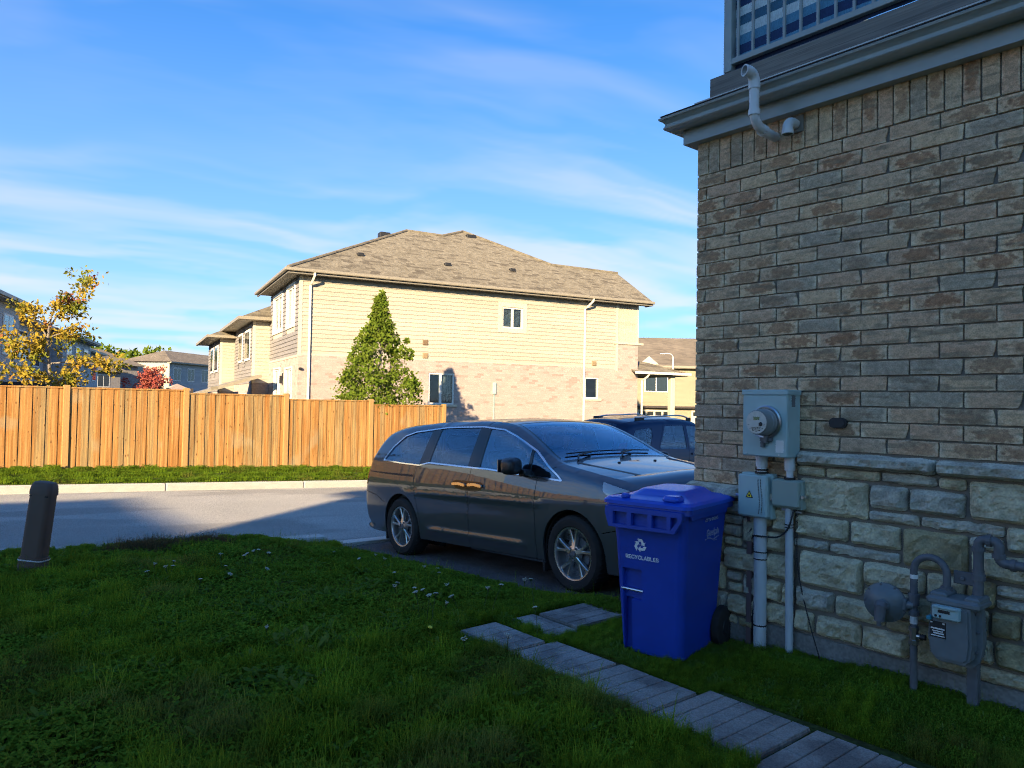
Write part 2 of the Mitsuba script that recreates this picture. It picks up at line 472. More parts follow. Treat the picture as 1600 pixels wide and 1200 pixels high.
def sill(y0, y1, zt, zb, seed):
    m = stone_mesh(y0, y1, zb, zt, 0.05, seed)
    m.vertices[:, 0] -= np.where(m.vertices[:, 0] < 0.015, 0.018, 0.0)
    return m


for i, (a, b) in enumerate([(-.79, -1.583), (-1.588, -2.40), (-2.405, -3.2), (-3.205, -4.0), (-4.005, -4.8)]):
    part(W, 'stone_ledge', sill(a, b, 1.328, 1.246, 70 + i), 'mat_stone_grey', 24)
part(W, 'stone_ledge', sill(.03, -.40, 1.070, .985, 81), 'mat_stone_grey', 24)
part(W, 'stone_ledge', sill(-.405, -.78, 1.070, .985, 82), 'mat_stone_grey', 24)
mat('mat_foundation', lambda p, n, uv: mix((0.25, 0.245, 0.23), (0.15, 0.145, 0.13), fbm(p.y * 4, p.z * 7, 1, 4)) * (0.8 + 0.4 * noise(p.y * 90, p.z * 90)), 0.95, bump=lambda p, n, uv: fbm(p.y * 40, p.z * 40, 2, 3), bump_scale=0.004, spec=0.1)
part(HOUSE, 'foundation', box(-0.004, 0.5, -9.0, -0.004, -0.5, 0.205), 'mat_foundation')

# eaves of the low roof skirt: frieze, soffit, gutter, deck beam
part(HOUSE, 'frieze_board', cat(box(-0.075, 0.02, -9.0, 0.075, 3.452, 3.56), box(0.02, 7.0, -0.02, 0.075, 3.452, 3.56)), 'mat_trim_grey')
GP = [(-.077, 3.56), (-.077, 3.555), (-.135, 3.545), (-.150, 3.548), (-.172, 3.560), (-.178, 3.572), (-.170, 3.584), (-.166, 3.60), (-.180, 3.617), (-.200, 3.628), (-.204, 3.640), (-.196, 3.646), (-.188, 3.640), (-.16, 3.60), (-.08, 3.58)]


def gutter(profile):
    """the profile swept along the side wall and round the front corner with a mitre"""
    n = len(profile)
    rows = []
    for st in (0, 1, 2):
        for x, z in profile:
            rows.append((x, -9.0, z) if st == 0 else ((x, -x, z) if st == 1 else (7.0, -x, z)))
    v = np.array(rows, float)
    f = []
    for s in range(2):
        for i in range(n - 1):
            a = s * n + i
            f += [[a, a + 1, a + n + 1], [a, a + n + 1, a + n]]
    return trimesh.Trimesh(v, f, process=False)


part(HOUSE, 'gutter', gutter(GP), 'mat_trim_grey', 35)
part(HOUSE, 'roof_edge', gutter([(-.19, 3.652), (-.196, 3.658), (-.02, 3.735), (-.005, 3.74)]), 'mat_dark_shingle')
part(HOUSE, 'flashing', gutter([(-.022, 3.742), (-.024, 3.752), (-.004, 3.756)]), 'mat_pvc_grey')
mat('mat_dark_shingle', (0.06, 0.06, 0.062), .9)
part(HOUSE, 'deck_beam', cat(box(0.0, 0.045, -9.0, -0.09, 3.735, 3.895, 0.004), box(0.046, 7.0, -0.14, -0.095, 3.735, 3.895, 0.004)), 'mat_weathered_wood')
part(HOUSE, 'deck_floor', box(0.05, 7.0, -9.0, -0.15, 3.80, 3.90), 'mat_weathered_wood')
part(HOUSE, 'garage_front', cat(box(0.012, 0.55, -0.3, 0.0, -0.3, 3.45), box(5.0, 7.0, -0.3, 0.0, -0.3, 3.45), box(0.55, 5.0, -0.3, 0.0, 2.3, 3.45), box(6.7, 7.0, -9.0, -0.3, -0.3, 3.45)), 'mat_brick')
part(HOUSE, 'garage_door', box(0.55, 5.0, -0.24, -0.18, -0.1, 2.3), 'mat_white')
# balcony railing
RL = part(HOUSE, 'railing', cat(box(0.005, 0.045, -8.9, -0.22, 3.945, 3.985, 0.003), box(0.005, 0.045, -8.9, -0.22, 4.93, 4.97, 0.003), box(0.0, 0.06, -0.26, -0.20, 3.90, 5.02, 0.003),
                                box(0.05, 6.9, -0.25, -0.21, 3.945, 3.985), box(0.05, 6.9, -0.25, -0.21, 4.93, 4.97)), 'mat_trim_grey')
for i in range(24):
    y = -0.30 - 0.1145 * i
    part(RL, 'picket', box(0.017, 0.033, y - 0.008, y + 0.008, 3.984, 4.932), 'mat_trim_grey')
part(RL, 'picket_row', cat([box(0.014, 0.036, -0.30 - 0.1145 * i - 0.011, -0.30 - 0.1145 * i + 0.011, 3.984, 4.932) for i in range(24, 75)]), 'mat_trim_grey', kind='stuff')
# upper storeys set back behind the deck
part(HOUSE, 'upper_wall', cat(box(0.2, 7.0, -16.0, -6.0, 3.9, 9.0), box(0.2, 7.0, -16.0, -9.0, -0.3, 3.9)), 'mat_brick')
part(HOUSE, 'upper_roof', trimesh.convex.convex_hull(np.array([(-.3, -16.5, 9), (7.5, -16.5, 9), (-.3, -5.5, 9), (7.5, -5.5, 9), (3.6, -12.5, 11), (3.6, -9.5, 11)])), 'mat_roof')


def col_screen(p, n, uv):
    """blue and white striped outdoor cloth"""
    t = (p.z - 3.915) / 0.062 + 0.45 * noise(p.y * 2.2, p.z * 3)
    k = dr.floor(t)
    q = k - 7 * dr.floor(k / 7)
    r = cell_rand(k, 3)
    c = mix((0.09, 0.25, 0.38), (0.15, 0.33, 0.46), r)
    c = dr.select((q == 4) | (q == 6), mi.Color3f(0.55, 0.64, 0.66), c)
    c = dr.select((q == 0) | (q == 2), mi.Color3f(0.022, 0.05, 0.13), c)
    c = dr.select(q == 5, mi.Color3f(0.05, 0.14, 0.22), c)
    return c * (0.8 + 0.35 * noise(p.y * 300, p.z * 90))


mat('mat_screen', col_screen, 0.9)
sy, sz = np.meshgrid(np.linspace(-0.21, -8.0, 160), np.linspace(3.915, 4.96, 14))
sx = 0.055 + 0.012 * (meshkit.noise(np.stack([sy * 5, sz * 2, sy * 0], -1), 4) - 0.5)
sz = sz + 0.03 * np.sin(sy * 3.2) * np.clip((4.3 - sz), 0, 1)
sv = np.stack([sx, sy, sz], -1).reshape(-1, 3)
sf = [[i * 160 + j, i * 160 + j + 1, (i + 1) * 160 + j + 1] for i in range(13) for j in range(159)] + [[i * 160 + j, (i + 1) * 160 + j + 1, (i + 1) * 160 + j] for i in range(13) for j in range(159)]
PS = thing('privacy_screen', 'blue and white striped cloth screen tied behind the balcony railing', 'screen')
part(PS, 'cloth', trimesh.Trimesh(sv, sf, process=False), 'mat_screen', True)
part(PS, 'eyelet', lathe([(0.008, 0), (0.014, 0.002), (0.014, 0.004), (0.008, 0.006)], (0.048, -0.222, 3.935), (-1, 0, 0), 16), 'mat_chrome', 40)

# ------------------------------------------------------------------ the ground
X_DRIVE, Y_KERB, Y_FAR, Y_FENCE = 0.2, 6.15, 13.1, 14.9
DRIVES = [(0.12, 5.6), (-30.5, -26.0), (-19.0, -14.5)]


def z_street(x, y=Y_KERB):
    """falls to the right, less so along the near kerb"""
    d = np.clip(np.asarray(x, float) - 0.26, -40, 16)
    t = np.clip((np.asarray(y, float) - Y_KERB) / (Y_FAR - Y_KERB), 0, 1)
    return -0.37 - d * np.where(d > 0, 0.012 * (1 - t) + 0.040 * t, 0.040)


def z_drive(y):
    return -0.035 - 0.0565 * np.asarray(y, float)


def z_lawn(x, y):
    x, y = np.asarray(x, float), np.asarray(y, float)
    t = np.clip((y - 0.5) / 5.5, 0, 1)
    base = (1 - t * t) * 0.0 + t * t * (z_street(x) + 0.15)
    base = base + 0.065 * np.clip((x + .85) / .65, 0, 1) * np.clip((-y - .2) / .5, 0, 1)
    e = np.clip((x + 1.0) / 1.1, 0, 1)
    e = e * e * (3 - 2 * e) * np.clip((y - .9) / .7, 0, 1)
    base = base * (1 - e) + (z_drive(y) + 0.015) * e
    return base + 0.03 * (1 - e) * (meshkit.fbm(np.stack([x * 0.8, y * 0.8, x * 0], -1), 3, 5) - 0.5)


def z_back(x, y):
    x, y = np.asarray(x, float), np.asarray(y, float)
    f = 0.035 - 0.042 * (np.clip(x, -30, 18) + 1.6)
    k = z_street(x, Y_FAR) + 0.165
    t = np.clip((y - Y_FAR - 0.2) / (Y_FENCE - Y_FAR - 0.2), 0, 1)
    z = k * (1 - t) + f * t
    far = np.clip((y - 16) / 25, 0, 1)
    return z * (1 - far) + far * (-0.6)


def z_ground(x, y):
    z = np.where(y < Y_KERB, z_lawn(x, y), z_back(x, y))
    street = (y > Y_KERB - 0.02) & (y < Y_FAR + 0.1)
    z = np.where(street, z_street(x, y) - 0.12, z)
    for a, b in DRIVES:
        z = np.where((x > a + 0.02) & (x < b - 0.02) & (y > -0.05) & (y <= Y_KERB), np.minimum(z_drive(y) - 0.1, -0.1), z)
    return z


def grid_axis(lo, hi, fine_lo, fine_hi, step, extra):
    a = list(np.arange(fine_lo, fine_hi, step)) + list(extra)
    d, x = step, fine_lo
    while x > lo:
        d *= 1.25
        x -= d
        a.append(max(x, lo))
    d, x = step, fine_hi
    while x < hi:
        d *= 1.25
        x += d
        a.append(min(x, hi))
    a = np.unique(np.round(a, 4))
    return a


def sheet(xs, ys, fz):
    X, Y = np.meshgrid(xs, ys)
    v = np.stack([X, Y, fz(X, Y)], -1).reshape(-1, 3)
    n = len(xs)
    i, j = np.meshgrid(np.arange(len(ys) - 1), np.arange(n - 1), indexing='ij')
    a = (i * n + j).ravel()
    return trimesh.Trimesh(v, np.vstack([np.stack([a, a + 1, a + n + 1], 1), np.stack([a, a + n + 1, a + n], 1)]), process=False)


ex = [c + e for a, b in DRIVES for c in (a, b) for e in (-.021, .021)] + [c + e for a, b in DRIVES for c, e in ((a, .019), (a, .021), (b, -.019), (b, -.021))]
gx = grid_axis(-900, 900, -13, 12, 0.25, ex)
gy = grid_axis(-900, 1500, -9, 18, 0.25, [Y_KERB - .03, Y_KERB - .01, Y_FAR + .09, Y_FAR + .11, -.06, -.04])


def col_soil(p, n, uv):
    g = fbm(p.x * 3, p.y * 3, 1, 4)
    far = fbm(p.x * 0.3, p.y * 0.3, 2, 4)
    c = mix((0.035, 0.055, 0.014), (0.06, 0.075, 0.022), far)
    return mix(c, (0.07, 0.055, 0.033), smoothstep(0.5, 0.72, g) * 0.7) * (0.6 + 0.7 * noise(p.x * 60, p.y * 60))


mat('mat_soil', col_soil, 0.95, spec=0.1)
add('ground', sheet(gx, gy, z_ground), 'mat_soil', True, label='grassy earth under the lawns on both sides of the street', kind='structure')


def col_asphalt(p, n, uv):
    g = fbm(p.x * 1.1, p.y * 1.1, 3, 4)
    c = mix((0.31, 0.295, 0.26), (0.40, 0.38, 0.34), g)
    s = noise(p.x * 190, p.y * 190)
    c = c * (0.62 + 0.7 * s)
    crack = smoothstep(0.025, 0.008, dr.abs(fbm(p.x * 0.45 + 3, p.y * 0.45, 7, 4) - 0.5))
    c = mix(c, (0.06, 0.058, 0.055), crack * 0.0)
    patch = smoothstep(0.58, 0.66, fbm(p.x * 0.3 + 8, p.y * 0.9, 5, 3))
    return c * (1 - 0.22 * patch)


mat('mat_asphalt', col_asphalt, 0.88, bump=lambda p, n, uv: noise(p.x * 150, p.y * 150) + 0.5 * noise(p.x * 320, p.y * 320), bump_scale=0.004, spec=0.25)


def col_drive(p, n, uv):
    c = mix((0.085, 0.07, 0.066), (0.12, 0.10, 0.095), fbm(p.x * 1.3, p.y * 1.3, 9, 4))
    c = mix(c, (0.035, 0.03, 0.03), smoothstep(0.6, 0.75, fbm(p.x * 1.6, p.y * 1.6, 2, 3)) * 0.5)
    return c * (0.65 + 0.65 * noise(p.x * 210, p.y * 210))


mat('mat_drive', col_drive, 0.85, bump=lambda p, n, uv: noise(p.x * 170, p.y * 170) + 0.5 * noise(p.x * 330, p.y * 330), bump_scale=0.004, spec=0.3)
sx_ = np.concatenate([np.linspace(-120, -30, 10), np.linspace(-25, 30, 30), np.linspace(40, 130, 10)])
add('street', sheet(sx_, np.array([Y_KERB - 0.005, 8, 10, 12, Y_FAR + 0.005]), lambda x, y: z_street(x, y) + 0.05 * np.sin((y - Y_KERB) / 7 * PI)), 'mat_asphalt', True, label='asphalt street half in shadow', kind='structure')
for a, b in DRIVES:
    k = num('driveway')
    add(k, sheet(np.linspace(a, b, 8), np.linspace(0.0, Y_KERB - 0.32, 12), lambda x, y: z_drive(y) + 0.0 * x), 'mat_drive', True,
        label='dark asphalt driveway under the van' if a > 0 else 'asphalt driveway of a neighbouring house', kind='structure')


def kerb_run(x0, x1, y0, y1, zf, front, step=2.4):
    """kerb stones with joints; the street side drops 0.15 m"""
    out = []
    x = x0
    while x < x1 - 0.01:
        e = min(x + step, x1)
        m = box(x + 0.004, e - 0.004, y0, y1, -0.25, 0.0, 0.02)
        m.vertices[:, 2] += zf((m.vertices[:, 0]))
        out.append(m)
        x = e
    return out


for m in kerb_run(-60, 45, Y_FAR, Y_FAR + 0.24, lambda x: z_street(x, Y_FAR) + 0.155, 1, 3.0):
    part('kerb', 'kerb_stone', m, 'mat_concrete')
labels['kerb'] = {'label': 'pale concrete kerb in sun across the street', 'kind': 'structure'}
near = []
xs_prev = -60
for a, b in sorted(DRIVES):
    near += kerb_run(xs_prev, a - 0.0, Y_KERB - 0.24, Y_KERB, lambda x: z_street(x) + 0.14, 1, 3.0)
    xs_prev = b
near += kerb_run(xs_prev, 45, Y_KERB - 0.24, Y_KERB, lambda x: z_street(x) + 0.14, 1, 3.0)
for m in near:
    part('kerb_001', 'kerb_stone', m, 'mat_concrete')
labels['kerb_001'] = {'label': 'concrete kerb along the near side of the street', 'kind': 'structure'}
for a, b in DRIVES:
    m = box(a, b, Y_KERB - 0.33, Y_KERB + 0.02, -0.2, 0.012, 0.008)
    m.vertices[:, 2] += z_street(m.vertices[:, 0]) + 0.012 + (Y_KERB - m.vertices[:, 1]) * 0.08
    part('kerb_001', 'dropped_kerb', m, 'mat_concrete')

# ------------------------------------------------------------------ cedar fence across the street


def col_cedar(p, n, uv):
    b = dr.floor(p.x / 0.1205 + 40.5)
    r, r2, r3 = cell_rand(b, 2), cell_rand(b, 5), cell_rand(b, 9)
    c = mix((0.35, 0.165, 0.050), (0.41, 0.225, 0.080), r)
    c = mix(c, (0.28, 0.20, 0.095), smoothstep(0.55, 0.75, r2) * 0.9)
    s = fbm(p.x * 42 + r * 50, p.z * 1.5 + r2 * 20, 2, 4)
    c = mix(c, (0.46, 0.27, 0.105), smoothstep(0.5, 0.72, s) * 0.7)
    c = mix(c, (0.24, 0.105, 0.03), smoothstep(0.5, 0.3, s) * 0.55)
    kx, kz, kr = voronoi(p.x * 7.5 + r3 * 4, p.z * 3.2 + r * 11)
    c = mix(c, (0.12, 0.055, 0.02), smoothstep(0.05 + 0.09 * r, 0.03, kx) * smoothstep(0.66, 0.7, kr))
    c = mix(c, (0.36, 0.28, 0.16), smoothstep(0.62, 0.85, fbm(p.x * 3, p.z * 2, 4, 3)) * 0.5)
    return c


mat('mat_cedar', col_cedar, 0.85, spec=0.15)
mat('mat_cedar_post', lambda p, n, uv: mix((0.37, 0.21, 0.075), (0.43, 0.27, 0.115), fbm(p.x * 50, p.z * 1.6, 5, 4)), 0.85, spec=0.15)
FENCE = thing('wooden_fence', 'orange cedar board fence stepping down along the street verge', 'fence')
rf = np.random.default_rng(3)
PW = 2.41


def fence_top(i):
    return {0: 1.75, 1: 1.675, 2: 1.575, 3: 1.465, -1: 1.755}.get(i, 1.755 - 0.03 * (i + 1) if i < 0 else 1.465 - 0.1 * (i - 3))


for i in range(-9, 4):
    x0 = -1.555 + PW * i
    zt = fence_top(i)
    zb = 0.035 - 0.042 * (np.clip(x0 + 1.2, -30, 18) + 1.6) - 0.05
    zp = max(zt, fence_top(i - 1)) + 0.035
    part(FENCE, 'post', box(x0 - 0.06, x0 + 0.06, Y_FENCE - 0.075, Y_FENCE + 0.035, zb - 0.2, zp, 0.006), 'mat_cedar_post')
    part(FENCE, 'cap_rail', box(x0 + 0.057, x0 + PW - 0.057, Y_FENCE - 0.05, Y_FENCE + 0.05, zt - 0.036, zt, 0.004), 'mat_cedar')
    part(FENCE, 'rail', box(x0 + 0.057, x0 + PW - 0.057, Y_FENCE + 0.022, Y_FENCE + 0.06, zb + 0.25, zb + 0.34), 'mat_cedar')
    n = 10
    p = (PW - 0.114) / n
    for j in range(n):
        a = x0 + 0.057 + p * j
        jig = rf.uniform(-.006, .006)
        lift = rf.uniform(0, .03)
        tilt = rf.uniform(-.004, .004)
        for (c0, c1, y0, y1) in ((a + 0.004 + jig, a + 0.139 + jig, Y_FENCE - 0.033, Y_FENCE - 0.016), (a + 0.115, a + p + 0.02, Y_FENCE - 0.014, Y_FENCE + 0.003)):
            c1 = min(c1, x0 + PW - 0.06)
            m = box(c0, c1, y0 + tilt * .5, y1 + tilt * .5, zb + lift, zt - 0.037, 0.0025)
            m.vertices[:, 0] += tilt * (m.vertices[:, 2] - 0.8)
            part(FENCE, 'board', m, 'mat_cedar')
xe = -1.555 + PW * 4
part(FENCE, 'post', box(xe - 0.055, xe + 0.055, Y_FENCE - 0.075, Y_FENCE + 0.035, -0.7, fence_top(3) + 0.035, 0.006), 'mat_cedar_post')
# the return towards the house
rm = []
for j in range(14):
    y = Y_FENCE + 0.1 + j * 0.24
    rm.append(box(xe - 0.02, xe, y, y + 0.14, -0.75, 1.43))
    rm.append(box(xe, xe + 0.017, y + 0.115, y + 0.26, -0.75, 1.43))
part(FENCE, 'return_panel', cat(rm), 'mat_cedar')

# ------------------------------------------------------------------ neighbouring houses to the left, outside the frame (their shade lies on the lawn, the wall and the street)


def simple_house(name, label, x0, x1, y0, y1, zb, zw, ridge, wallm, brickm, group=None, ov=0.45):
    h = thing(name, label, 'house', group)
    zm = zb + (zw - zb) * 0.52
    part(h, 'lower_wall', box(x0, x1, y0, y1, zb - 0.5, zm), brickm)
    part(h, 'upper_wall', box(x0 + 0.02, x1 - 0.02, y0 + 0.02, y1 - 0.02, zm, zw), wallm)
    xm = (x0 + x1) / 2
    d = min((x1 - x0) / 2, (y1 - y0) / 2.05)
    pts = [(x0 - ov, y0 - ov, zw), (x1 + ov, y0 - ov, zw), (x0 - ov, y1 + ov, zw), (x1 + ov, y1 + ov, zw), (xm, y0 + d, ridge), (xm, y1 - d, ridge)]
    part(h, 'roof', trimesh.convex.convex_hull(np.array(pts)), 'mat_roof')
    part(h, 'eaves', box(x0 - ov, x1 + ov, y0 - ov, y1 + ov, zw - 0.2, zw - 0.002), 'mat_trim_grey')
    for z in (zb + 1.0, zm + 0.9):
        for y in np.arange(y0 + 1.5, y1 - 1.5, 3.4):
            for xx, s in ((x1, 1), (x0, -1)):
                w = part(h, 'window', cat(box(xx - .01, xx + .04 * s, y, y + 1.2, z, z + 1.3)), 'mat_white')
                part(w, 'pane', cat(box(xx, xx + .045 * s, y + .07, y + .57, z + .07, z + 1.23), box(xx, xx + .045 * s, y + .63, y + 1.13, z + .07, z + 1.23)), 'mat_dark_glass')
    return h


mat('mat_dark_glass', (0.02, 0.024, 0.028), 0.06, spec=0.8)


def col_siding(a, b):
    def f(p, n, uv):
        r = dr.floor(p.z / 0.152)
        return mix(a, b, fbm(p.x * 0.6 + r * 3, p.y * 0.6, r, 3)) * (0.92 + 0.16 * cell_rand(r, dr.floor((p.x * .975 - p.y * .22) / 3.6 + cell_rand(r) * 5)))
    return f


mat('mat_siding_beige', col_siding((0.43, 0.39, 0.32), (0.395, 0.36, 0.295)), 0.6, spec=0.3)
mat('mat_siding_grey', col_siding((0.27, 0.25, 0.24), (0.23, 0.215, 0.21)), 0.6, spec=0.3)
mat('mat_siding_blue', col_siding((0.33, 0.37, 0.39), (0.28, 0.32, 0.34)), 0.6, spec=0.3)


def col_pinkbrick(p, n, uv):
    u = p.x * 0.975 - p.y * 0.22 + (p.x * 0.22 + p.y * 0.975) * 1.0
    k = dr.floor(p.z / 0.09)
    t = u / 0.27 + 0.5 * (k - 2 * dr.floor(k / 2))
    j = dr.floor(t)
    r = cell_rand(j, k)
    c = mix((0.37, 0.295, 0.27), (0.415, 0.345, 0.315), r)
    c = mix(c, (0.32, 0.245, 0.22), smoothstep(0.8, 0.95, cell_rand(j, k, 4)))
    fz, fx = p.z / 0.09 - k, t - j
    m = dr.maximum(smoothstep(0.84, 0.9, fz), smoothstep(0.95, 0.975, fx))
    return mix(c * (0.85 + 0.3 * noise(p.x * 30, p.y * 30, p.z * 30)), (0.34, 0.30, 0.25), m * 0.8)


mat('mat_pink_brick', col_pinkbrick, 0.9, spec=0.15)
simple_house('neighbour_house', 'three storey house shading the lawn from the left', -20.0, -12.5, -19.0, -7.3, 0, 7.9, 10.9, 'mat_siding_beige', 'mat_pink_brick', 'houses along the near side of the street')
simple_house('neighbour_house', 'two storey house farther left along the street', -33.5, -24.0, -17.0, -6.4, 0.2, 7.6, 8.5, 'mat_siding_beige', 'mat_pink_brick', 'houses along the near side of the street')

# ------------------------------------------------------------------ the big two-storey house across the street
A2 = math.radians(-12.756)
VD, BK = V(math.cos(A2), math.sin(A2), 0), V(-math.sin(A2), math.cos(A2), 0)
HO = V(6.48, 21.57, 0)


def hp(u, v, z):
    return HO + VD * u + BK * v + V(0, 0, z)


HM = np.eye(4)
HM[:3, 0], HM[:3, 1], HM[:3, 3] = VD, BK, HO


def hbox(*a, **k):
    return moved(box(*a, **k), HM)


def laps(u0, u1, z0, z1, holes, face, axis='u', step=0.152, t=0.03):
    """lap siding: wedge-shaped boards; holes are (a, b, z0, z1); face is the v (axis u) or u (axis v) of the wall; boards stand out towards minus"""
    out = []
    z = z0
    while z < z1 - 0.01:
        zt = min(z + step, z1)
        segs = [(u0, u1)]
        for a, b, h0, h1 in holes:
            if h1 > z + 0.01 and h0 < zt - 0.01:
                segs = [s for q in segs for s in ((q[0], min(q[1], a)), (max(q[0], b), q[1])) if s[1] - s[0] > 0.01]
        for a, b in segs:
            P = [(a, face - t, z), (b, face - t, z), (b, face - 0.002, zt), (a, face - 0.002, zt), (a, face, z), (b, face, z)]
            if axis == 'v':
                P = [(y, x, w) for x, y, w in P]
            f = [[0, 1, 2], [0, 2, 3], [0, 5, 1], [0, 4, 5]]
            if axis == 'v':
                f = [q[::-1] for q in f]
            out.append(trimesh.Trimesh(np.array(P), f, process=False))
        z = zt
    m = cat(out)
    return moved(m, HM)


def wall_with_holes(u0, u1, z0, z1, holes, v0, v1):
    p = sg.box(u0, z0, u1, z1)
    for a, b, c, d in holes:
        p = p.difference(sg.box(a, c, b, d))
    return extrude(p, v1 - v0, hp(0, v1, 0), VD, V(0, 0, 1)) if True else None


def end_wall_with_holes(v0, v1, z0, z1, holes, u0, u1):
    p = sg.box(v0, z0, v1, z1)
    for a, b, c, d in holes:
        p = p.difference(sg.box(a, c, b, d))
    return extrude(p, u1 - u0, hp(u0, 0, 0), BK, V(0, 0, 1))


MH = thing('siding_house', 'large beige sided house with brick lower floor and brown shingle roof', 'house')
UL, VL = 14.6, 6.3
holes_up = [(7.93, 8.86, 4.55, 5.40)]
holes_lo = [(4.86, 5.92, 1.46, 2.66), (11.88, 12.56, 1.80, 2.70)]
LWALL = part(MH, 'brick_wall', cat(wall_with_holes(0, UL, -0.9, 3.14, holes_lo, 0.0, 0.25), wall_with_holes(13.5, UL, 3.14, 4.2, [], 0.0, 0.25),
                                   end_wall_with_holes(0.25, VL, -0.9, 3.08, [(1.13, 2.42, -.2, 2.68), (3.6, 4.9, -.2, 2.74)], 0.0, 0.25), hbox(UL - 0.25, UL, 0.25, VL, -0.9, 4.2)), 'mat_pink_brick')
part(MH, 'sheathing', cat(wall_with_holes(0.02, 13.5, 3.14, 5.95, holes_up, 0.022, 0.2), end_wall_with_holes(0.25, VL, 3.08, 5.95, [(.95, 2.34, 4.3, 5.7), (3.45, 5.35, 4.3, 5.68)], 0.022, 0.2)), 'mat_cream')
part(MH, 'beige_siding', laps(0.1, 13.42, 3.14, 5.92, [(7.75, 9.04, 4.37, 5.55)], 0.022), 'mat_siding_beige', kind='stuff')
part(MH, 'grey_siding', laps(0.1, VL, 3.10, 5.92, [(.80, 2.48, 4.15, 5.85), (3.3, 5.5, 4.15, 5.83)], 0.022, 'v'), 'mat_siding_grey', kind='stuff')
parts(MH, 'corner_trim', [hbox(-0.012, 0.1, -0.012, 0.1, 3.08, 5.93), hbox(13.42, 13.52, -0.03, 0.1, 3.0, 5.93), hbox(UL - .08, UL + .012, -0.012, 0.1, 4.28, 5.93)], 'mat_cream')
bb = [hbox(13.52, UL, 0.02, 0.2, 4.2, 5.93)] + [hbox(13.55 + .12 * i, 13.585 + .12 * i, -0.004, 0.02, 4.28, 5.93) for i in range(8)]
part(MH, 'batten_panel', cat(bb), 'mat_siding_beige')
part(MH, 'band_board', cat(hbox(13.3, UL + 0.25, -0.06, 0.2, 4.19, 4.275), hbox(0.1, 13.42, -0.006, 0.02, 3.12, 3.17), hbox(-0.02, 0.02, 0.1, VL, 3.05, 3.13)), 'mat_cream')
part(MH, 'back_walls', cat(hbox(UL - .2, UL, 0.2, VL + 12, 3.0, 5.9), hbox(0.2, UL, VL + 11.8, VL + 12, -0.9, 5.9), hbox(0.3, UL - .3, 2.6, 2.7, -0.9, 5.9)), 'mat_siding_grey')
part(MH, 'floor_slab', cat(hbox(0.26, UL - .26, 0.26, 2.6, 2.95, 3.1), hbox(0.26, UL - .26, 0.26, VL, -.6, -.3)), 'mat_weathered_wood')
mat('mat_glass', None, 0) if False else None
scene['mat_glass'] = {'type': 'thindielectric', 'int_ior': 1.5}
scene['mat_glass_dim'] = {'type': 'thindielectric', 'int_ior': 1.5, 'specular_transmittance': {'type': 'rgb', 'value': [0.45, 0.52, 0.52]}}
mat('mat_blind', (0.42, 0.44, 0.40), 0.6)


def window_u(a, b, z0, z1, split, trim=0.0, face=0.0, blind=False, curtain=False, s=1.0):
    """a window in the long wall: frame, sash bars, panes"""
    w = part(MH, 'window', cat(hbox(a, a + .06, face + .03, face + .12, z0, z1), hbox(b - .06, b, face + .03, face + .12, z0, z1), hbox(a + .06, b - .06, face + .03, face + .12, z0, z0 + .06), hbox(a + .06, b - .06, face + .03, face + .12, z1 - .06, z1),
                               [hbox(m - .045, m + .045, face + .028, face + .115, z0 + .06, z1 - .06) for m in split]), 'mat_white')
    cuts = [a + .06] + [x for m in split for x in (m - .045, m + .045)] + [b - .06]
    for l, r in zip(cuts[::2], cuts[1::2]):
        part(w, 'pane', moved(quad((l, face + .07, z0 + .06), (r, face + .07, z0 + .06), (r, face + .07, z1 - .06), (l, face + .07, z1 - .06)), HM), 'mat_glass_dim')
    if trim:
        part(w, 'trim', cat(hbox(a - trim, a, face - .02, face + .03, z0 - trim, z1 + trim), hbox(b, b + trim, face - .02, face + .03, z0 - trim, z1 + trim), hbox(a, b, face - .02, face + .03, z1, z1 + trim), hbox(a, b, face - .02, face + .03, z0 - trim, z0)), 'mat_cream')
    else:
        part(w, 'sill', hbox(a - .12, b + .12, face - .06, face + .03, z0 - .09, z0), 'mat_cream')
    if blind:
        part(w, 'blind', cat([moved(box(a + .08, b - .08, face + .15, face + .19, z, z + .012), HM) for z in np.arange(z0 + .08, z1 - .08, .045)]), 'mat_blind')
    if curtain:
        part(w, 'curtain', cat([hbox(b - .45 + .05 * i, b - .42 + .05 * i, face + .16 + .02 * (i % 2), face + .19 + .02 * (i % 2), z0 + .1 + .3 * (i % 3 == 0), z1 - .06) for i in range(8)]), 'mat_white')
    return w


window_u(7.93, 8.86, 4.55, 5.40, [8.40], 0.18, blind=True)
window_u(4.86, 5.92, 1.46, 2.66, [5.36], curtain=True)
window_u(11.88, 12.56, 1.80, 2.70, [])


def window_v(a, b, z0, z1, split, face=0.0, trim=.12, parent=None, nm='window'):
    w = part(parent or MH, nm, cat(hbox(face + .02, face + .1, a, a + .06, z0, z1), hbox(face + .02, face + .1, b - .06, b, z0, z1), hbox(face + .02, face + .1, a + .06, b - .06, z0, z0 + .06), hbox(face + .02, face + .1, a + .06, b - .06, z1 - .06, z1),
                                   [hbox(face + .018, face + .1, m - .04, m + .04, z0 + .06, z1 - .06) for m in split],
                                   [hbox(face - .03, face + .02, a - trim, a, z0 - trim, z1 + trim), hbox(face - .03, face + .02, b, b + trim, z0 - trim, z1 + trim), hbox(face - .03, face + .02, a, b, z1, z1 + trim), hbox(face - .03, face + .02, a, b, z0 - trim, z0)] if trim else []), 'mat_white')
    cuts = [a + .06] + [x for m in split for x in (m - .04, m + .04)] + [b - .06]
    for l, r in zip(cuts[::2], cuts[1::2]):
        part(w, 'pane', moved(quad((face + .06, r, z0 + .06), (face + .06, l, z0 + .06), (face + .06, l, z1 - .06), (face + .06, r, z1 - .06)), HM), 'mat_glass_dim')
    return w


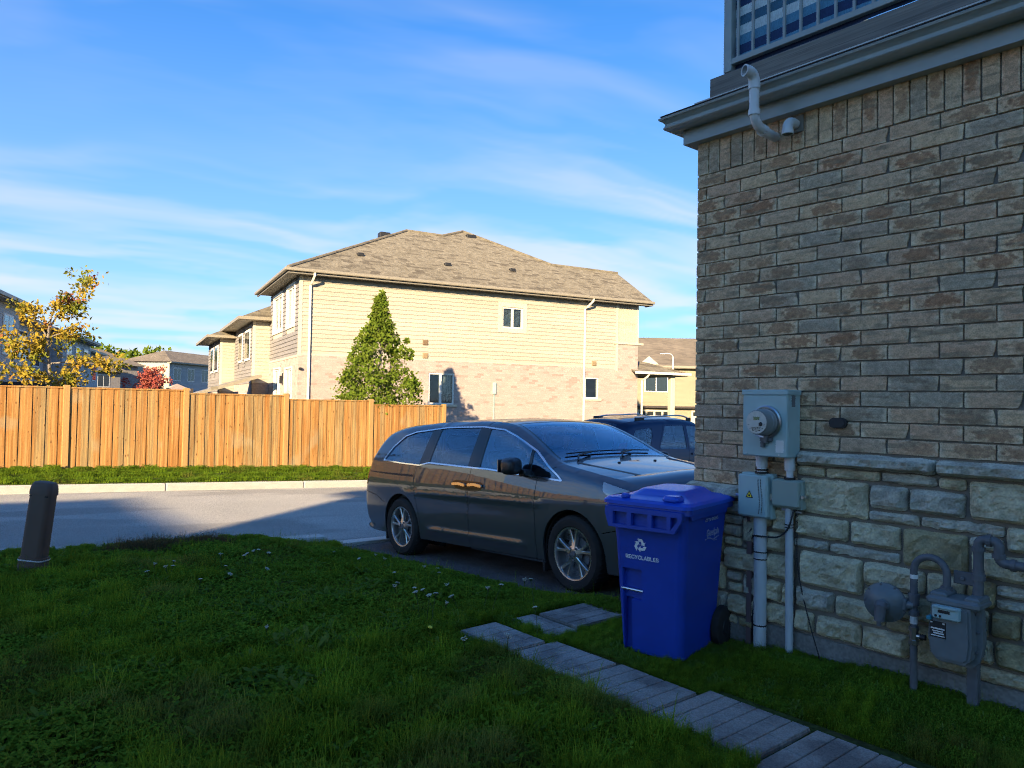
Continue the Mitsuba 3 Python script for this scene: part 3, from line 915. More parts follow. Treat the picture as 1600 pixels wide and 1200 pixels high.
window_v(.95, 2.34, 4.3, 5.70, [1.6])
window_v(3.45, 5.35, 4.3, 5.68, [4.4])
window_v(1.13, 2.42, -.2, 2.68, [1.78], trim=.06, nm='patio_door')
window_v(3.6, 4.9, -.2, 2.74, [4.25], trim=.06, nm='patio_door')
part(MH, 'wall_lamp', cat(hbox(-.12, -.02, 2.9, 3.0, 2.15, 2.45), hbox(-.02, 0.0, 2.88, 3.02, 2.1, 2.55)), 'mat_black')
part(MH, 'camera_box', hbox(0.02, .12, -.12, -.01, 2.6, 2.67), 'mat_black')
for u, z, c in ((4.69, 3.80, 'mat_vent_brown'), (4.70, 3.30, 'mat_vent_tan'), (12.31, 3.30, 'mat_vent_tan')):
    part(MH, 'wall_vent', cat(hbox(u - .1, u + .1, -.05, .02, z - .1, z + .1, bev=.01), [hbox(u - .085, u + .085, -.062, -.05, z - .08 + .04 * i, z - .06 + .04 * i) for i in range(4)]), c)
mat('mat_vent_brown', (0.19, 0.13, 0.08), 0.7)
mat('mat_vent_tan', (0.30, 0.22, 0.13), 0.7)
part(MH, 'meter_pipe', cat(hbox(7.55, 7.69, -.08, 0, 1.9, 2.35, bev=.01), hbox(7.605, 7.635, -.04, -.005, -.8, 1.9)), 'mat_box_grey')

# the roof: front slope with a hip at the left, a dip between two ridge ends and a lower gable at the right
TP = 0.6


def rz(v):
    return 6.08 + (v + .45) * TP


RP = [(-.5, -.45), (15.05, -.45), (15.05, 2.3), (11.5, 2.4), (8.35, 5.2), (7.0, 4.32), (5.35, 4.4)]
front = [hp(u, v, rz(v)) for u, v in RP]
ROOF = part(MH, 'roof', cat(slab(front, 0.06), slab([hp(-.5, -.45, rz(-.45)), hp(5.35, 4.4, rz(4.4)), hp(5.35, VL + .5, rz(4.4)), hp(-.5, VL + .5, rz(-.45))], 0.06),
                            slab([hp(5.35, 4.4, rz(4.4)), hp(7.0, 4.32, rz(4.32)), hp(7.0, VL + 10, rz(4.32)), hp(5.35, VL + 10, rz(4.4))], .06),
                            slab([hp(7.0, 4.32, rz(4.32)), hp(8.35, 5.2, rz(5.2)), hp(8.35, VL + 10, rz(5.2)), hp(7.0, VL + 10, rz(4.32))], .06),
                            slab([hp(8.35, 5.2, rz(5.2)), hp(11.5, 2.4, rz(2.4)), hp(11.5, VL + 10, rz(2.4)), hp(8.35, VL + 10, rz(5.2))], .06),
                            slab([hp(15.05, 2.3, rz(2.3)), hp(15.05, 5.6, rz(-.9)), hp(11.5, 5.6, rz(-.9)), hp(11.5, 2.4, rz(2.4))], .06)), 'mat_roof')
part(MH, 'ridge_cap', cat([tube([hp(*a, rz(a[1]) + .015), hp(*b, rz(b[1]) + .015)], .07, 8) for a, b in zip([RP[0], RP[6], RP[5], RP[4], RP[3]], [RP[6], RP[5], RP[4], RP[3], RP[2]])]), 'mat_roof')
part(MH, 'gable_wall', poly3([hp(14.6, 0, 5.9), hp(14.6, 2.3, rz(2.3) - .06), hp(14.6, 5.0, 5.9)]), 'mat_siding_grey')
part(MH, 'soffit', cat(hbox(-.5, 15.05, -.45, 0.02, 5.93, 5.95), hbox(-.5, 0.02, 0.02, VL, 5.93, 5.95)), 'mat_soffit')
mat('mat_soffit', (0.20, 0.185, 0.16), 0.6)
part(MH, 'gutter', cat(hbox(-.62, 15.08, -.57, -.455, 5.97, 6.085, bev=.02), hbox(-.62, -.505, -.45, VL + .4, 5.97, 6.085, bev=.02)), 'mat_gutter_tan')
part(MH, 'fascia', cat(hbox(-.5, 15.05, -.452, -.40, 5.90, 6.06), hbox(-.502, -.45, -.40, VL + .4, 5.90, 6.06), hbox(15.02, 15.06, -.40, .1, 5.9, 6.05)), 'mat_soffit')
mat('mat_gutter_tan', (0.27, 0.24, 0.19), 0.45)
mat('mat_gutter_white', (0.70, 0.66, 0.56), 0.5)


def downspout(u, side, zb=-.6):
    P = [(u + .12 * side, -.5, 5.98), (u + .12 * side, -.5, 5.88), (u + .02 * side, -.20, 5.66), (u, -.055, 5.58), (u, -.055, zb)]
    m = tube([hp(*p) for p in P], .05, 4)
    part(MH, 'downspout', m, 'mat_gutter_white')


downspout(.36, 0.4)
downspout(11.8, 1)
for px, v in ((2.45, 1.2), (6.0, 1.15), (9.0, 1.3)):
    part(ROOF, 'vent', cat(hbox(px - .13, px + .13, v - .10, v + .12, rz(v) - .05, rz(v) + .10, bev=.03)), 'mat_black')
part(ROOF, 'vent', hbox(3.9, 4.35, 3.5, 3.9, rz(3.5) - .1, rz(3.7) + .06, bev=.03), 'mat_black')
part(ROOF, 'vent', hbox(8.3, 8.75, 4.55, 4.85, rz(4.6) - .1, rz(4.7) + .08, bev=.03), 'mat_black')
# porch at the right end
PR = part(MH, 'porch_roof', cat(slab([hp(14.2, -.35, 3.02), hp(17.2, -.35, 3.02), hp(16.4, 1.6, 3.55), hp(14.6, 1.6, 3.7)], .05), slab([hp(17.2, -.35, 3.02), hp(17.2, 3.2, 3.02), hp(16.4, 1.6, 3.55)], .05), hbox(14.62, 17.15, -.3, 3.1, 2.88, 2.97)), 'mat_roof')
part(MH, 'porch_gutter', cat(hbox(14.2, 17.25, -.45, -.35, 2.92, 3.03), hbox(17.2, 17.3, -.35, 3.2, 2.92, 3.03)), 'mat_gutter_white')
part(MH, 'porch_column', hbox(16.38, 16.62, -.1, .14, -.9, 2.88, bev=.02), 'mat_cream')
part(MH, 'downspout', tube([hp(14.95, -.4, 2.95), hp(14.9, -.3, 2.8), hp(14.8, -.05, 2.65), hp(14.8, -.05, -.7)], .045, 4), 'mat_gutter_white')

# the next units of the row, behind and to the left


def row_unit(u0, v0, v1, dz, label):
    h = thing('row_house', label, 'house', None)
    ze, zw = 4.95 + dz, 4.82 + dz
    part(h, 'lower_wall', cat(hbox(u0, u0 + .3, v0, v1, -1.2, 2.2 + dz), hbox(u0 + .3, 6, v0, v0 + .3, -1.2, 2.2 + dz)), 'mat_pink_brick')
    part(h, 'side_siding', cat(laps(u0 + .1, u0 + 3, 2.2 + dz, zw, [], v0), hbox(u0 + .1, 6, v0, v0 + .3, 2.2 + dz, zw)), 'mat_siding_beige')
    part(h, 'end_siding', cat(laps(v0 + .1, v1, 2.2 + dz, zw, [(v0 + .7, v0 + 2.3, 3.1 + dz, 4.6 + dz), (v0 + 3.2, v0 + 4.6, 3.1 + dz, 4.6 + dz)], u0, 'v'), hbox(u0, u0 + .3, v0 + .3, v1, 2.2 + dz, zw)), 'mat_siding_grey')
    part(h, 'corner_trim', hbox(u0 - .015, u0 + .1, v0 - .015, v0 + .1, 2.2 + dz, zw), 'mat_cream')
    for a, b in ((v0 + .8, v0 + 2.2), (v0 + 3.3, v0 + 4.5)):
        w = part(h, 'window', cat(hbox(u0 - .05, u0 - .012, a - .1, b + .1, 3.2 + dz, 4.55 + dz)), 'mat_white')
        part(w, 'pane', cat(hbox(u0 - .055, u0 - .02, a, (a + b) / 2 - .03, 3.3 + dz, 4.45 + dz), hbox(u0 - .055, u0 - .02, (a + b) / 2 + .03, b, 3.3 + dz, 4.45 + dz)), 'mat_dark_glass')
    for a in (v0 + .9, v0 + 2.9):
        w = part(h, 'patio_door', hbox(u0 - .05, u0 - .001, a - .08, a + 1.3, -.5, 1.75 + dz), 'mat_white')
        part(w, 'pane', hbox(u0 - .055, u0 - .02, a, a + 1.2, -.4, 1.65 + dz), 'mat_dark_glass')
    part(h, 'roof', trimesh.convex.convex_hull(np.array([hp(u0 - .55, v0 - .45, ze), hp(7, v0 - .45, ze), hp(u0 - .55, v1 + .45, ze), hp(7, v1 + .45, ze), hp(u0 + 3.6, v0 + 2.8, ze + 2.0), hp(7, v0 + 2.8, ze + 2.0), hp(u0 + 3.6, v1 - 2.6, ze + 2.0), hp(7, v1 - 2.6, ze + 2.0)])), 'mat_roof')
    part(h, 'gutter', cat(hbox(u0 - .65, 6, v0 - .57, v0 - .455, ze - .12, ze + .005), hbox(u0 - .67, u0 - .555, v0 - .57, v1 + .5, ze - .12, ze + .005), hbox(u0 - .55, 6, v0 - .45, v0, ze - .13, ze - .09), hbox(u0 - .55, u0, v0, v1, ze - .13, ze - .09)), 'mat_gutter_tan')
    part(h, 'porch_roof', slab([hp(u0 - 1.6, v0 + .3, 2.0 + dz), hp(u0, v0 + .3, 2.5 + dz), hp(u0, v0 - 2.6, 2.5 + dz), hp(u0 - 1.6, v0 - 2.6, 2.0 + dz)][::-1], .12), 'mat_gutter_tan')
    return h


row_unit(-.67, 6.32, 12.6, 0, 'second house of the row with a grey sided end and beige side wall')
row_unit(-1.35, 12.62, 18.9, -.35, 'third house of the row, mostly hidden behind the second')

# ------------------------------------------------------------------ utilities on the brick wall
MB = thing('electric_meter', 'grey electric meter cabinet with round dial on the brick wall', 'electric meter')
part(MB, 'cabinet', cat(box(-.158, -.006, -.795, -.488, 1.287, 1.697, .006), box(-.168, -.005, -.802, -.481, 1.672, 1.705, .004), box(-.164, -.155, -.793, -.49, 1.291, 1.668, .003)), 'mat_box_grey')
part(MB, 'socket_ring', lathe([(0.0, 0), (.098, 0), (.104, .006), (.104, .016), (.096, .022), (.086, .02), (.084, .0)], (-.164, -.660, 1.502), (-1, 0, 0), 40), 'mat_steel', 40)
DIAL = part(MB, 'dial', lathe([(.084, 0), (.084, .05), (.078, .055), (.075, .105), (.070, .115), (0, .116)], (-.168, -.660, 1.502), (-1, 0, 0), 40), 'mat_meter_face', 40)
mat('mat_meter_face', lambda p, n, uv: dr.select(n.x < -0.8, mix((0.50, 0.50, 0.45), (0.42, 0.42, 0.38), noise(p.y * 60, p.z * 60)), mi.Color3f(0.20, 0.215, 0.21)), 0.25, clear=0.6)
mat('mat_lcd', (0.16, 0.20, 0.10), 0.2)
part(DIAL, 'display', box(-.2862, -.284, -.682, -.642, 1.517, 1.536), 'mat_lcd')
part(DIAL, 'lens', lathe([(0, 0.004), (.010, .004), (.013, 0)], (-.2845, -.690, 1.492), (-1, 0, 0), 16), 'mat_black')
part(DIAL, 'scale_marks', cat([box(-.2858, -.284, -.660 + .055 * math.cos(t) - .004, -.660 + .055 * math.cos(t) + .004, 1.502 + .055 * math.sin(t) - .0015, 1.502 + .055 * math.sin(t) + .0015) for t in np.linspace(-2.9, -.3, 7)],
                              [box(-.2858, -.284, -.69 + .002 * i, -.625 - .003 * i, 1.470 - .008 * i, 1.4725 - .008 * i) for i in range(3)]), 'mat_black')
part(MB, 'latch', cat(box(-.19, -.165, -.705, -.625, 1.385, 1.405, .003), box(-.205, -.165, -.680, -.660, 1.372, 1.42, .003), box(-.195, -.17, -.655, -.632, 1.345, 1.388, .004)), 'mat_gas_pipe')
part(MB, 'label_sheet', box(-.1655, -.1635, -.775, -.722, 1.318, 1.393), 'mat_white')
part(MB, 'side_label', box(-.11, -.07, -.7965, -.7945, 1.60, 1.675), 'mat_gas_grey')
part(MB, 'screw', cat(lathe([(0, .004), (.004, .003), (.005, 0)], (-.1645, -.745, 1.302), (-1, 0, 0), 10), lathe([(0, .004), (.004, .003), (.005, 0)], (-.1645, -.52, 1.302), (-1, 0, 0), 10)), 'mat_steel')

FB = thing('junction_box', 'grey service box with a yellow warning triangle below the meter', 'service box')
part(FB, 'back_plate', box(-.075, -.008, -.648, -.425, .885, 1.172, .008), 'mat_box_grey')
part(FB, 'cover', cat(box(-.122, -.06, -.638, -.428, .895, 1.162, .01)), 'mat_box_grey')
wv = [V(-.1236, -.60 - .006 * math.sin(t * 5), .92 + .22 * t) for t in np.linspace(0, 1, 12)]
part(FB, 'wave_line', cat(tube(wv, .0028, 5), tube([p + V(0, .018, 0) for p in wv], .0028, 5)), 'mat_gas_grey')
TRI = sg.Polygon([(-.024, -.018), (.024, -.018), (0, .024)])
part(FB, 'warning_triangle', cat(extrude(TRI.buffer(.002), .0012, (-.1225, -.515, 1.035), (0, -1, 0), (0, 0, 1)), ), 'mat_black')
part(FB, 'warning_face', extrude(TRI.buffer(-.003).difference(sg.Point(0, -.004).buffer(.007)), .0022, (-.1225, -.515, 1.035), (0, -1, 0), (0, 0, 1)), 'mat_yellow')
mat('mat_yellow', (0.75, 0.55, 0.03), 0.5)
part(FB, 'hasp', cat(box(-.085, -.06, -.678, -.645, 1.005, 1.03, .004), box(-.07, -.055, -.676, -.648, .975, 1.005, .004), cyl((-.10, -.665, 1.018), (-.055, -.665, 1.018), .008, 10), box(-.085, -.06, -.425, -.385, 1.01, 1.03, .004)), 'mat_steel')

GB = thing('junction_box', 'small green service box right of the warning triangle box', 'service box')
part(GB, 'back_plate', box(-.07, -.008, -.846, -.655, .968, 1.148, .006), 'mat_box_green')
part(GB, 'cover', box(-.102, -.055, -.838, -.657, .982, 1.146, .008), 'mat_box_green')
part(GB, 'hasp', cat(box(-.075, -.05, -.872, -.84, 1.04, 1.06, .003), cyl((-.095, -.86, 1.05), (-.045, -.86, 1.05), .009, 10), box(-.06, -.03, -.76, -.70, .952, .968, .003), box(-.05, -.02, -.83, -.79, .945, .96, .003)), 'mat_steel')

C1 = thing('conduit', 'thick grey conduit running from the ground to the warning triangle box', 'conduit')
part(C1, 'pipe', tube([(-.052, -.556, -.1), (-.052, -.556, .5), (-.052, -.55, .89)], .040, 20), 'mat_pvc_grey', 40)
part(C1, 'coupling', cat(tube([(-.055, -.560, 1.172), (-.055, -.560, 1.20), (-.055, -.560, 1.215)], .030, 18), tube([(-.055, -.560, 1.215), (-.055, -.560, 1.265), (-.055, -.560, 1.29)], [.037, .037, .045], 18)), 'mat_pvc_white', 40)
part(C1, 'lock_ring', cat(lathe([(.03, 0), (.043, 0), (.043, .012), (.03, .012)], (-.055, -.56, 1.170), (0, 0, 1), 16), lathe([(.03, 0), (.041, 0), (.041, .01), (.03, .01)], (-.055, -.56, 1.19), (0, 0, 1), 16)), 'mat_black')
for z in (.20, .62, .665):
    part(C1, 'cable_tie', cat(lathe([(.0405, 0), (.0425, 0), (.0425, .008), (.0405, .008)], (-.052, -.555, z), (0.03, 0, 1), 20), box(-.02, -.004, -.52, -.435, z, z + .008)), 'mat_black')
C2 = thing('conduit', 'thin grey conduit running from the ground to the green box', 'conduit')
part(C2, 'pipe', tube([(-.045, -.756, -.1), (-.045, -.752, .5), (-.045, -.747, .97)], .0245, 18), 'mat_pvc_grey', 40)
part(C2, 'coupling', tube([(-.05, -.752, 1.15), (-.05, -.752, 1.20), (-.05, -.752, 1.205), (-.05, -.752, 1.29)], [.022, .022, .032, .034], 18), 'mat_pvc_white', 40)
part(C2, 'lock_ring', lathe([(.02, 0), (.034, 0), (.034, .014), (.02, .014)], (-.05, -.752, 1.148), (0, 0, 1), 16), 'mat_black')
part(C2, 'cable_tie', cat(lathe([(.025, 0), (.027, 0), (.027, .007), (.025, .007)], (-.045, -.748, .865), (0, 0, 1), 16), lathe([(.025, 0), (.027, 0), (.027, .007), (.025, .007)], (-.045, -.748, .848), (0, 0, 1), 16)), 'mat_black')
CB = thing('black_cable', 'black cable looping between the two conduits', 'cable')


def smooth_path(P, n=40):
    from scipy.interpolate import CubicSpline
    P = np.asarray(P, float)
    t = np.concatenate([[0], np.cumsum(np.linalg.norm(np.diff(P, axis=0), axis=1))])
    return CubicSpline(t, P)(np.linspace(0, t[-1], n))


part(CB, 'cable', cat(tube(smooth_path([(-.05, -.79, .975), (-.075, -.782, .92), (-.078, -.765, .86), (-.08, -.70, .79), (-.082, -.60, .775), (-.098, -.555, .775), (-.07, -.51, .765), (-.025, -.503, .70), (-.02, -.505, .4), (-.02, -.51, .05)]), .0055, 8),
                      tube(smooth_path([(-.07, -.76, .865), (-.02, -.70, .88), (-.012, -.64, .885)], 10), .004, 6)), 'mat_black', 60)
CW = thing('black_cable', 'thin black wire slanting down the stone wall to the grass', 'cable')
part(CW, 'cable', tube(smooth_path([(-.03, -.788, .96), (-.035, -.795, .80), (-.042, -.805, .62), (-.045, -.85, .42), (-.05, -.92, .20), (-.05, -.985, .03)]), .0042, 6), 'mat_black', 60)
CS = thing('wood_strip', 'narrow brown strip on the wall left of the thick conduit', 'strip')
part(CS, 'strip', box(-.035, -.012, -.480, -.442, .05, .925, .002), 'mat_strip')
mat('mat_strip', (0.15, 0.10, 0.095), 0.7)
OV = thing('wall_vent', 'small black oval vent cover on the brick wall', 'vent')
part(OV, 'cover', extrude(sg.LineString([(-.022, 0), (.022, 0)]).buffer(.031), .02, (-.004, -1.04, 1.509), (0, -1, 0), (0, 0, 1)), 'mat_black')
part(OV, 'lid', extrude(sg.LineString([(-.022, 0), (.022, 0)]).buffer(.023), .006, (-.024, -1.04, 1.509), (0, -1, 0), (0, 0, 1)), 'mat_black')

# furnace vent pipes under the eave
VP = thing('vent_pipe', 'long grey plastic vent pipe rising past the gutter with an open elbow', 'vent pipe')
px_, py_ = -.285, -.625
up_path = [(0.02, py_ + .02, 3.345), (-.19, py_ + .01, 3.345)] + arc((-.19, py_, 3.44), .095, -PI / 2, -PI, (1, 0, 0), (0, 0, 1), 8) + [(px_, py_, 3.62)]
part(VP, 'pipe', cat(tube(up_path, .030, 20), tube([(px_, py_, 3.41), (px_, py_, 3.445)], .036, 20), tube([(-.19, py_ + .005, 3.345), (-.155, py_ + .008, 3.345)], .036, 20), tube([(px_, py_, 3.575), (px_, py_, 3.615)], .036, 20)), 'mat_pvc_white', 40)
el = arc((px_ - .055, py_ + .0, 3.615), .055, 0, PI / 2, (1, 0, 0), (0, 0, 1), 8) + [(px_ - .085, py_ + .012, 3.672)]
elb = tube(el, .034, 20, cap=False)
inn = tube([V(*p) for p in el], .0295, 20, cap=False)
part(VP, 'elbow', cat(elb, inn, lathe([(.0295, 0), (.037, 0), (.037, .01), (.0295, .01)], (px_ - .08, py_ + .01, 3.672), (-1, .4, .05), 22)), 'mat_pvc_white', 40)
VE = thing('vent_pipe', 'short grey plastic vent elbow opening downwards beside the long pipe', 'vent pipe')
e2 = [(0.02, -.745, 3.39), (-.03, -.745, 3.39)] + arc((-.05, -.745, 3.34), .05, PI / 2, PI, (1, 0, 0), (0, 0, 1), 8) + [(-.10, -.745, 3.315)]
part(VE, 'pipe', cat(tube(e2, .032, 20, cap=False), tube(e2, .028, 20, cap=False), lathe([(.03, 0), (.036, 0), (.036, .03), (.03, .03)], (-.10, -.745, 3.305), (0, 0, 1), 22)), 'mat_pvc_white', 40)
part(VE, 'wall_plate', box(-.012, 0.0, -.80, -.69, 3.335, 3.445, .003), 'mat_mortar')

# ------------------------------------------------------------------ gas meter
GM = thing('gas_meter', 'grey gas meter with a counter and a data plate against the stone wall', 'gas meter')
body = sg.Polygon([(-1.655, .625), (-1.838, .625), (-1.846, .44), (-1.835, .365), (-1.81, .338), (-1.68, .338), (-1.65, .37), (-1.638, .44)]).buffer(.008)


def yz(poly, x0, x1):
    """polygon given as (y, z), extruded from x0 to x1 (x1 < x0: towards the viewer)"""
    from shapely import affinity
    return extrude(affinity.scale(poly, -1, 1, origin=(0, 0)), x0 - x1, (x0, 0, 0), (0, -1, 0), (0, 0, 1))


part(GM, 'case', cat(yz(body, -.10, -.185), yz(body.buffer(.014), -.185, -.197), yz(body.buffer(-.012), -.197, -.262), yz(body.buffer(-.026), -.262, -.272)), 'mat_gas_grey')
part(GM, 'top', cat(box(-.27, -.09, -1.875, -1.63, .615, .655, .012), box(-.25, -.10, -1.87, -1.80, .64, .675, .01), box(-.25, -.10, -1.72, -1.64, .64, .675, .01)), 'mat_gas_grey')
part(GM, 'counter', cat(box(-.30, -.26, -1.795, -1.672, .555, .618, .005), box(-.31, -.295, -1.792, -1.675, .607, .62, .003)), 'mat_box_grey')
part(GM, 'counter_window', cat(box(-.3015, -.30, -1.755, -1.70, .585, .60), [lathe([(0, .002), (.006, .001), (.007, 0)], (-.30, -1.69 - .02 * i, .568), (-1, 0, 0), 10) for i in range(2)]), 'mat_black')
part(GM, 'data_plate', cat(box(-.2735, -.2715, -1.728, -1.652, .452, .533)), 'mat_black')
part(GM, 'plate_print', cat([box(-.2745, -.273, -1.722 + .004 * (i % 3), -1.658 - .006 * ((i * 2) % 3), .459 + .0115 * i, .464 + .0115 * i + .002 * (i % 2)) for i in range(4)], box(-.2745, -.273, -1.665, -1.656, .522, .529), box(-.2745, -.273, -1.722, -1.712, .522, .529)), 'mat_white')
for y, z in ((-1.648, .58), (-1.645, .48), (-1.648, .39), (-1.70, .335), (-1.78, .335), (-1.842, .40), (-1.848, .50), (-1.842, .59)):
    part(GM, 'bolt', lathe([(0, .012), (.006, .011), (.007, 0)], (-.197, y, z), (-1, 0, 0), 8), 'mat_gas_pipe')
part(GM, 'support_post', box(-.14, -.09, -1.825, -1.775, -.1, .345, .004), 'mat_gas_pipe')
part(GM, 'seal', box(-.29, -.24, -1.662, -1.64, .535, .555, .004), 'mat_seal')
mat('mat_seal', (0.03, 0.22, 0.30), 0.5)
GR = thing('gas_regulator', 'round grey gas regulator left of the gas meter', 'gas regulator')
part(GR, 'dome', lathe([(0, -.055), (.06, -.05), (.085, -.03), (.100, -.008), (.106, -.006), (.108, .0), (.106, .008), (.095, .012), (.078, .03), (.05, .045), (.032, .05), (.030, .075), (0, .08)], (-.19, -1.395, .552), (-.975, -.20, -.08), 40), 'mat_gas_grey', 35)
part(GR, 'cap', cat(cyl((-.255, -1.405, .557), (-.275, -1.408, .535), .032, 18), cyl((-.272, -1.407, .55), (-.285, -1.405, .468), .030, 18, .025), cyl((-.285, -1.405, .47), (-.285, -1.405, .445), .012, 10)), 'mat_gas_pipe', 40)
part(GR, 'outlet', cat(cyl((-.165, -1.46, .553), (-.155, -1.53, .56), .024, 16), box(-.19, -.13, -1.502, -1.478, .525, .59, .006)), 'mat_gas_grey', 40)
for t in np.linspace(0, 2 * PI, 10)[:-1]:
    a_, b_, _ = frame((-.975, -.20, -.08))
    c_ = V(-.19, -1.395, .552) + .1 * (math.cos(t) * a_ + math.sin(t) * b_)
    part(GR, 'bolt', lathe([(0, .012), (.006, .012), (.006, -.012), (0, -.012)], c_, (-.975, -.20, -.08), 8), 'mat_gas_pipe')
GPP = thing('gas_pipe', 'dark gas pipe rising from the grass and arching over into the meter', 'gas pipe')
part(GPP, 'pipe', tube([(-.15, -1.527, -.1), (-.15, -1.527, .40), (-.15, -1.526, .745)] + arc((-.15, -1.607, .745), .081, PI, 0, (0, -1, 0), (0, 0, 1), 14)[1:] + [(-.155, -1.688, .655)], .0185, 18), 'mat_gas_pipe', 40)
part(GPP, 'valve', cat(lathe([(.018, 0), (.028, 0), (.028, .022), (.022, .024), (.022, .07), (.028, .072), (.028, .09), (.018, .09)], (-.15, -1.527, .355), (0, 0, 1), 8), cyl((-.15, -1.527, .40), (-.15, -1.565, .40), .013, 12)), 'mat_steel')
part(GPP, 'valve_cap', cyl((-.15, -1.56, .40), (-.15, -1.585, .40), .015, 12), 'mat_black')
parts(GPP, 'union', [lathe([(.018, 0), (.027, 0), (.027, .025), (.018, .025)], (-.15, -1.527, .505), (0, 0, 1), 10), lathe([(.018, 0), (.026, 0), (.026, .04), (.029, .04), (.029, .06), (.018, .06)], (-.15, -1.527, .56), (0, 0, 1), 12), lathe([(.018, 0), (.029, 0), (.029, .025), (.018, .025)], (-.155, -1.688, .665), (0, 0, 1), 10)], 'mat_gas_pipe')
parts(GPP, 'tape', [lathe([(.0188, 0), (.0195, 0), (.0195, .022), (.0188, .022)], (-.15, -1.5265, .70), (0, 0, 1), 16), lathe([(.0188, 0), (.0192, 0), (.0192, .04), (.0188, .04)], (-.15, -1.527, .462), (0, 0, 1), 16)], 'mat_white')
part(GPP, 'tie_wire', tube(smooth_path([(-.17, -1.50, .09), (-.175, -1.52, .075), (-.172, -1.55, .095), (-.17, -1.53, .06), (-.175, -1.51, .05)], 18), .002, 5), 'mat_yellow')
GO = thing('gas_pipe', 'dark gas outlet pipe with elbows leaving the meter to the right', 'gas pipe')
part(GO, 'pipe', tube([(-.15, -1.832, .64), (-.15, -1.832, .915)] + arc((-.15, -1.862, .925), .03, PI, PI / 2, (0, -1, 0), (0, 0, 1), 6) + arc((-.15, -1.892, .925), .03, PI / 2, 0, (0, -1, 0), (0, 0, 1), 6) + arc((-.15, -1.957, .885), .035, PI, 1.5 * PI, (0, -1, 0), (0, 0, 1), 6) + [(-.15, -2.3, .845)], .0235, 18), 'mat_gas_pipe', 40)
parts(GO, 'fitting', [lathe([(.02, 0), (.033, 0), (.033, .03), (.028, .03), (.028, .05), (.02, .05)], (-.15, -1.832, .75), (0, 0, 1), 10), lathe([(.02, 0), (.03, 0), (.03, .03), (.02, .03)], (-.15, -1.832, .645), (0, 0, 1), 10),
                        lathe([(.02, 0), (.031, 0), (.031, .02), (.02, .02)], (-.15, -1.832, .895), (0, 0, 1), 14), lathe([(.02, 0), (.031, 0), (.031, .02), (.02, .02)], (-.15, -1.922, .875), (0, 0, 1), 14), lathe([(.02, 0), (.031, 0), (.031, .02), (.02, .02)], (-.15, -1.87, .955), (0, -1, 0), 14), lathe([(.02, 0), (.03, 0), (.03, .02), (.02, .02)], (-.15, -1.975, .85), (0, -1, 0), 14)], 'mat_gas_pipe')
part(GO, 'bracket', cat(box(-.13, -.11, -1.81, -1.71, .71, .775, .003), lathe([(0, .012), (.01, .012), (.01, 0)], (-.13, -1.755, .742), (-1, 0, 0), 10), box(-.14, -.09, -1.83, -1.80, .67, .70, .003)), 'mat_gas_pipe')

# ------------------------------------------------------------------ blue recycling cart
BIN = thing('recycling_cart', 'blue wheeled recycling cart standing in front of the house corner', 'recycling bin')
BM = place((-.405, -.115, 0.0), math.radians(12.5))


def rrect(cx, hw, hd, r, n=6):
    """rounded rectangle, counter-clockwise: hd half depth (local x), hw half width (local y)"""
    P = []
    for sx, sy, a in ((1, 1, 0), (-1, 1, PI / 2), (-1, -1, PI), (1, -1, 1.5 * PI)):
        for t in np.linspace(a, a + PI / 2, n):
            P.append((cx + sx * (hd - r) + r * math.cos(t), sy * (hw - r) + r * math.sin(t)))
    return np.array(P)


def loft(rings, zs, cap0=True, cap1=True):
    n = len(rings[0])
    v = np.vstack([np.column_stack([r, np.full(n, z) if np.isscalar(z) else z]) for r, z in zip(rings, zs)])
    f = []
    for i in range(len(rings) - 1):
        for j in range(n):
            q = (j + 1) % n
            f += [[i * n + j, i * n + q, (i + 1) * n + q], [i * n + j, (i + 1) * n + q, (i + 1) * n + j]]
    for on, base, s in ((cap0, 0, 1), (cap1, (len(rings) - 1) * n, -1)):
        if on:
            c = len(v)
            v = np.vstack([v, v[base:base + n].mean(0)])
            for j in range(n):
                q = (j + 1) % n
                f.append([c, base + q, base + j] if s > 0 else [c, base + j, base + q])
    return trimesh.Trimesh(v, f, process=False)


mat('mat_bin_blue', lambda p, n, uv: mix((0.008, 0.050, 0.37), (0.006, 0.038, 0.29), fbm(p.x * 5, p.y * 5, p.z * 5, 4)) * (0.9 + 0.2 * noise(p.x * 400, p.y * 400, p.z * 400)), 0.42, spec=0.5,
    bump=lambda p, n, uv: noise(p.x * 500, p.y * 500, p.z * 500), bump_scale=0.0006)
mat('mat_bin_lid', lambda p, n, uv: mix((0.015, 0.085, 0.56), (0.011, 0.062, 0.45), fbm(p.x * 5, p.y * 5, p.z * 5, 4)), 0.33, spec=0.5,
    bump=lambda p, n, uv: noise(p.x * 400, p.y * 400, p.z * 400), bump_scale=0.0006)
outer = [rrect(.0, .205, .265, .05), rrect(.0, .21, .27, .055), rrect(0, .245, .315, .055), rrect(0, .262, .336, .05), rrect(0, .264, .338, .05)]
sh = loft(outer, [.03, .05, .72, .955, .975], True, False)
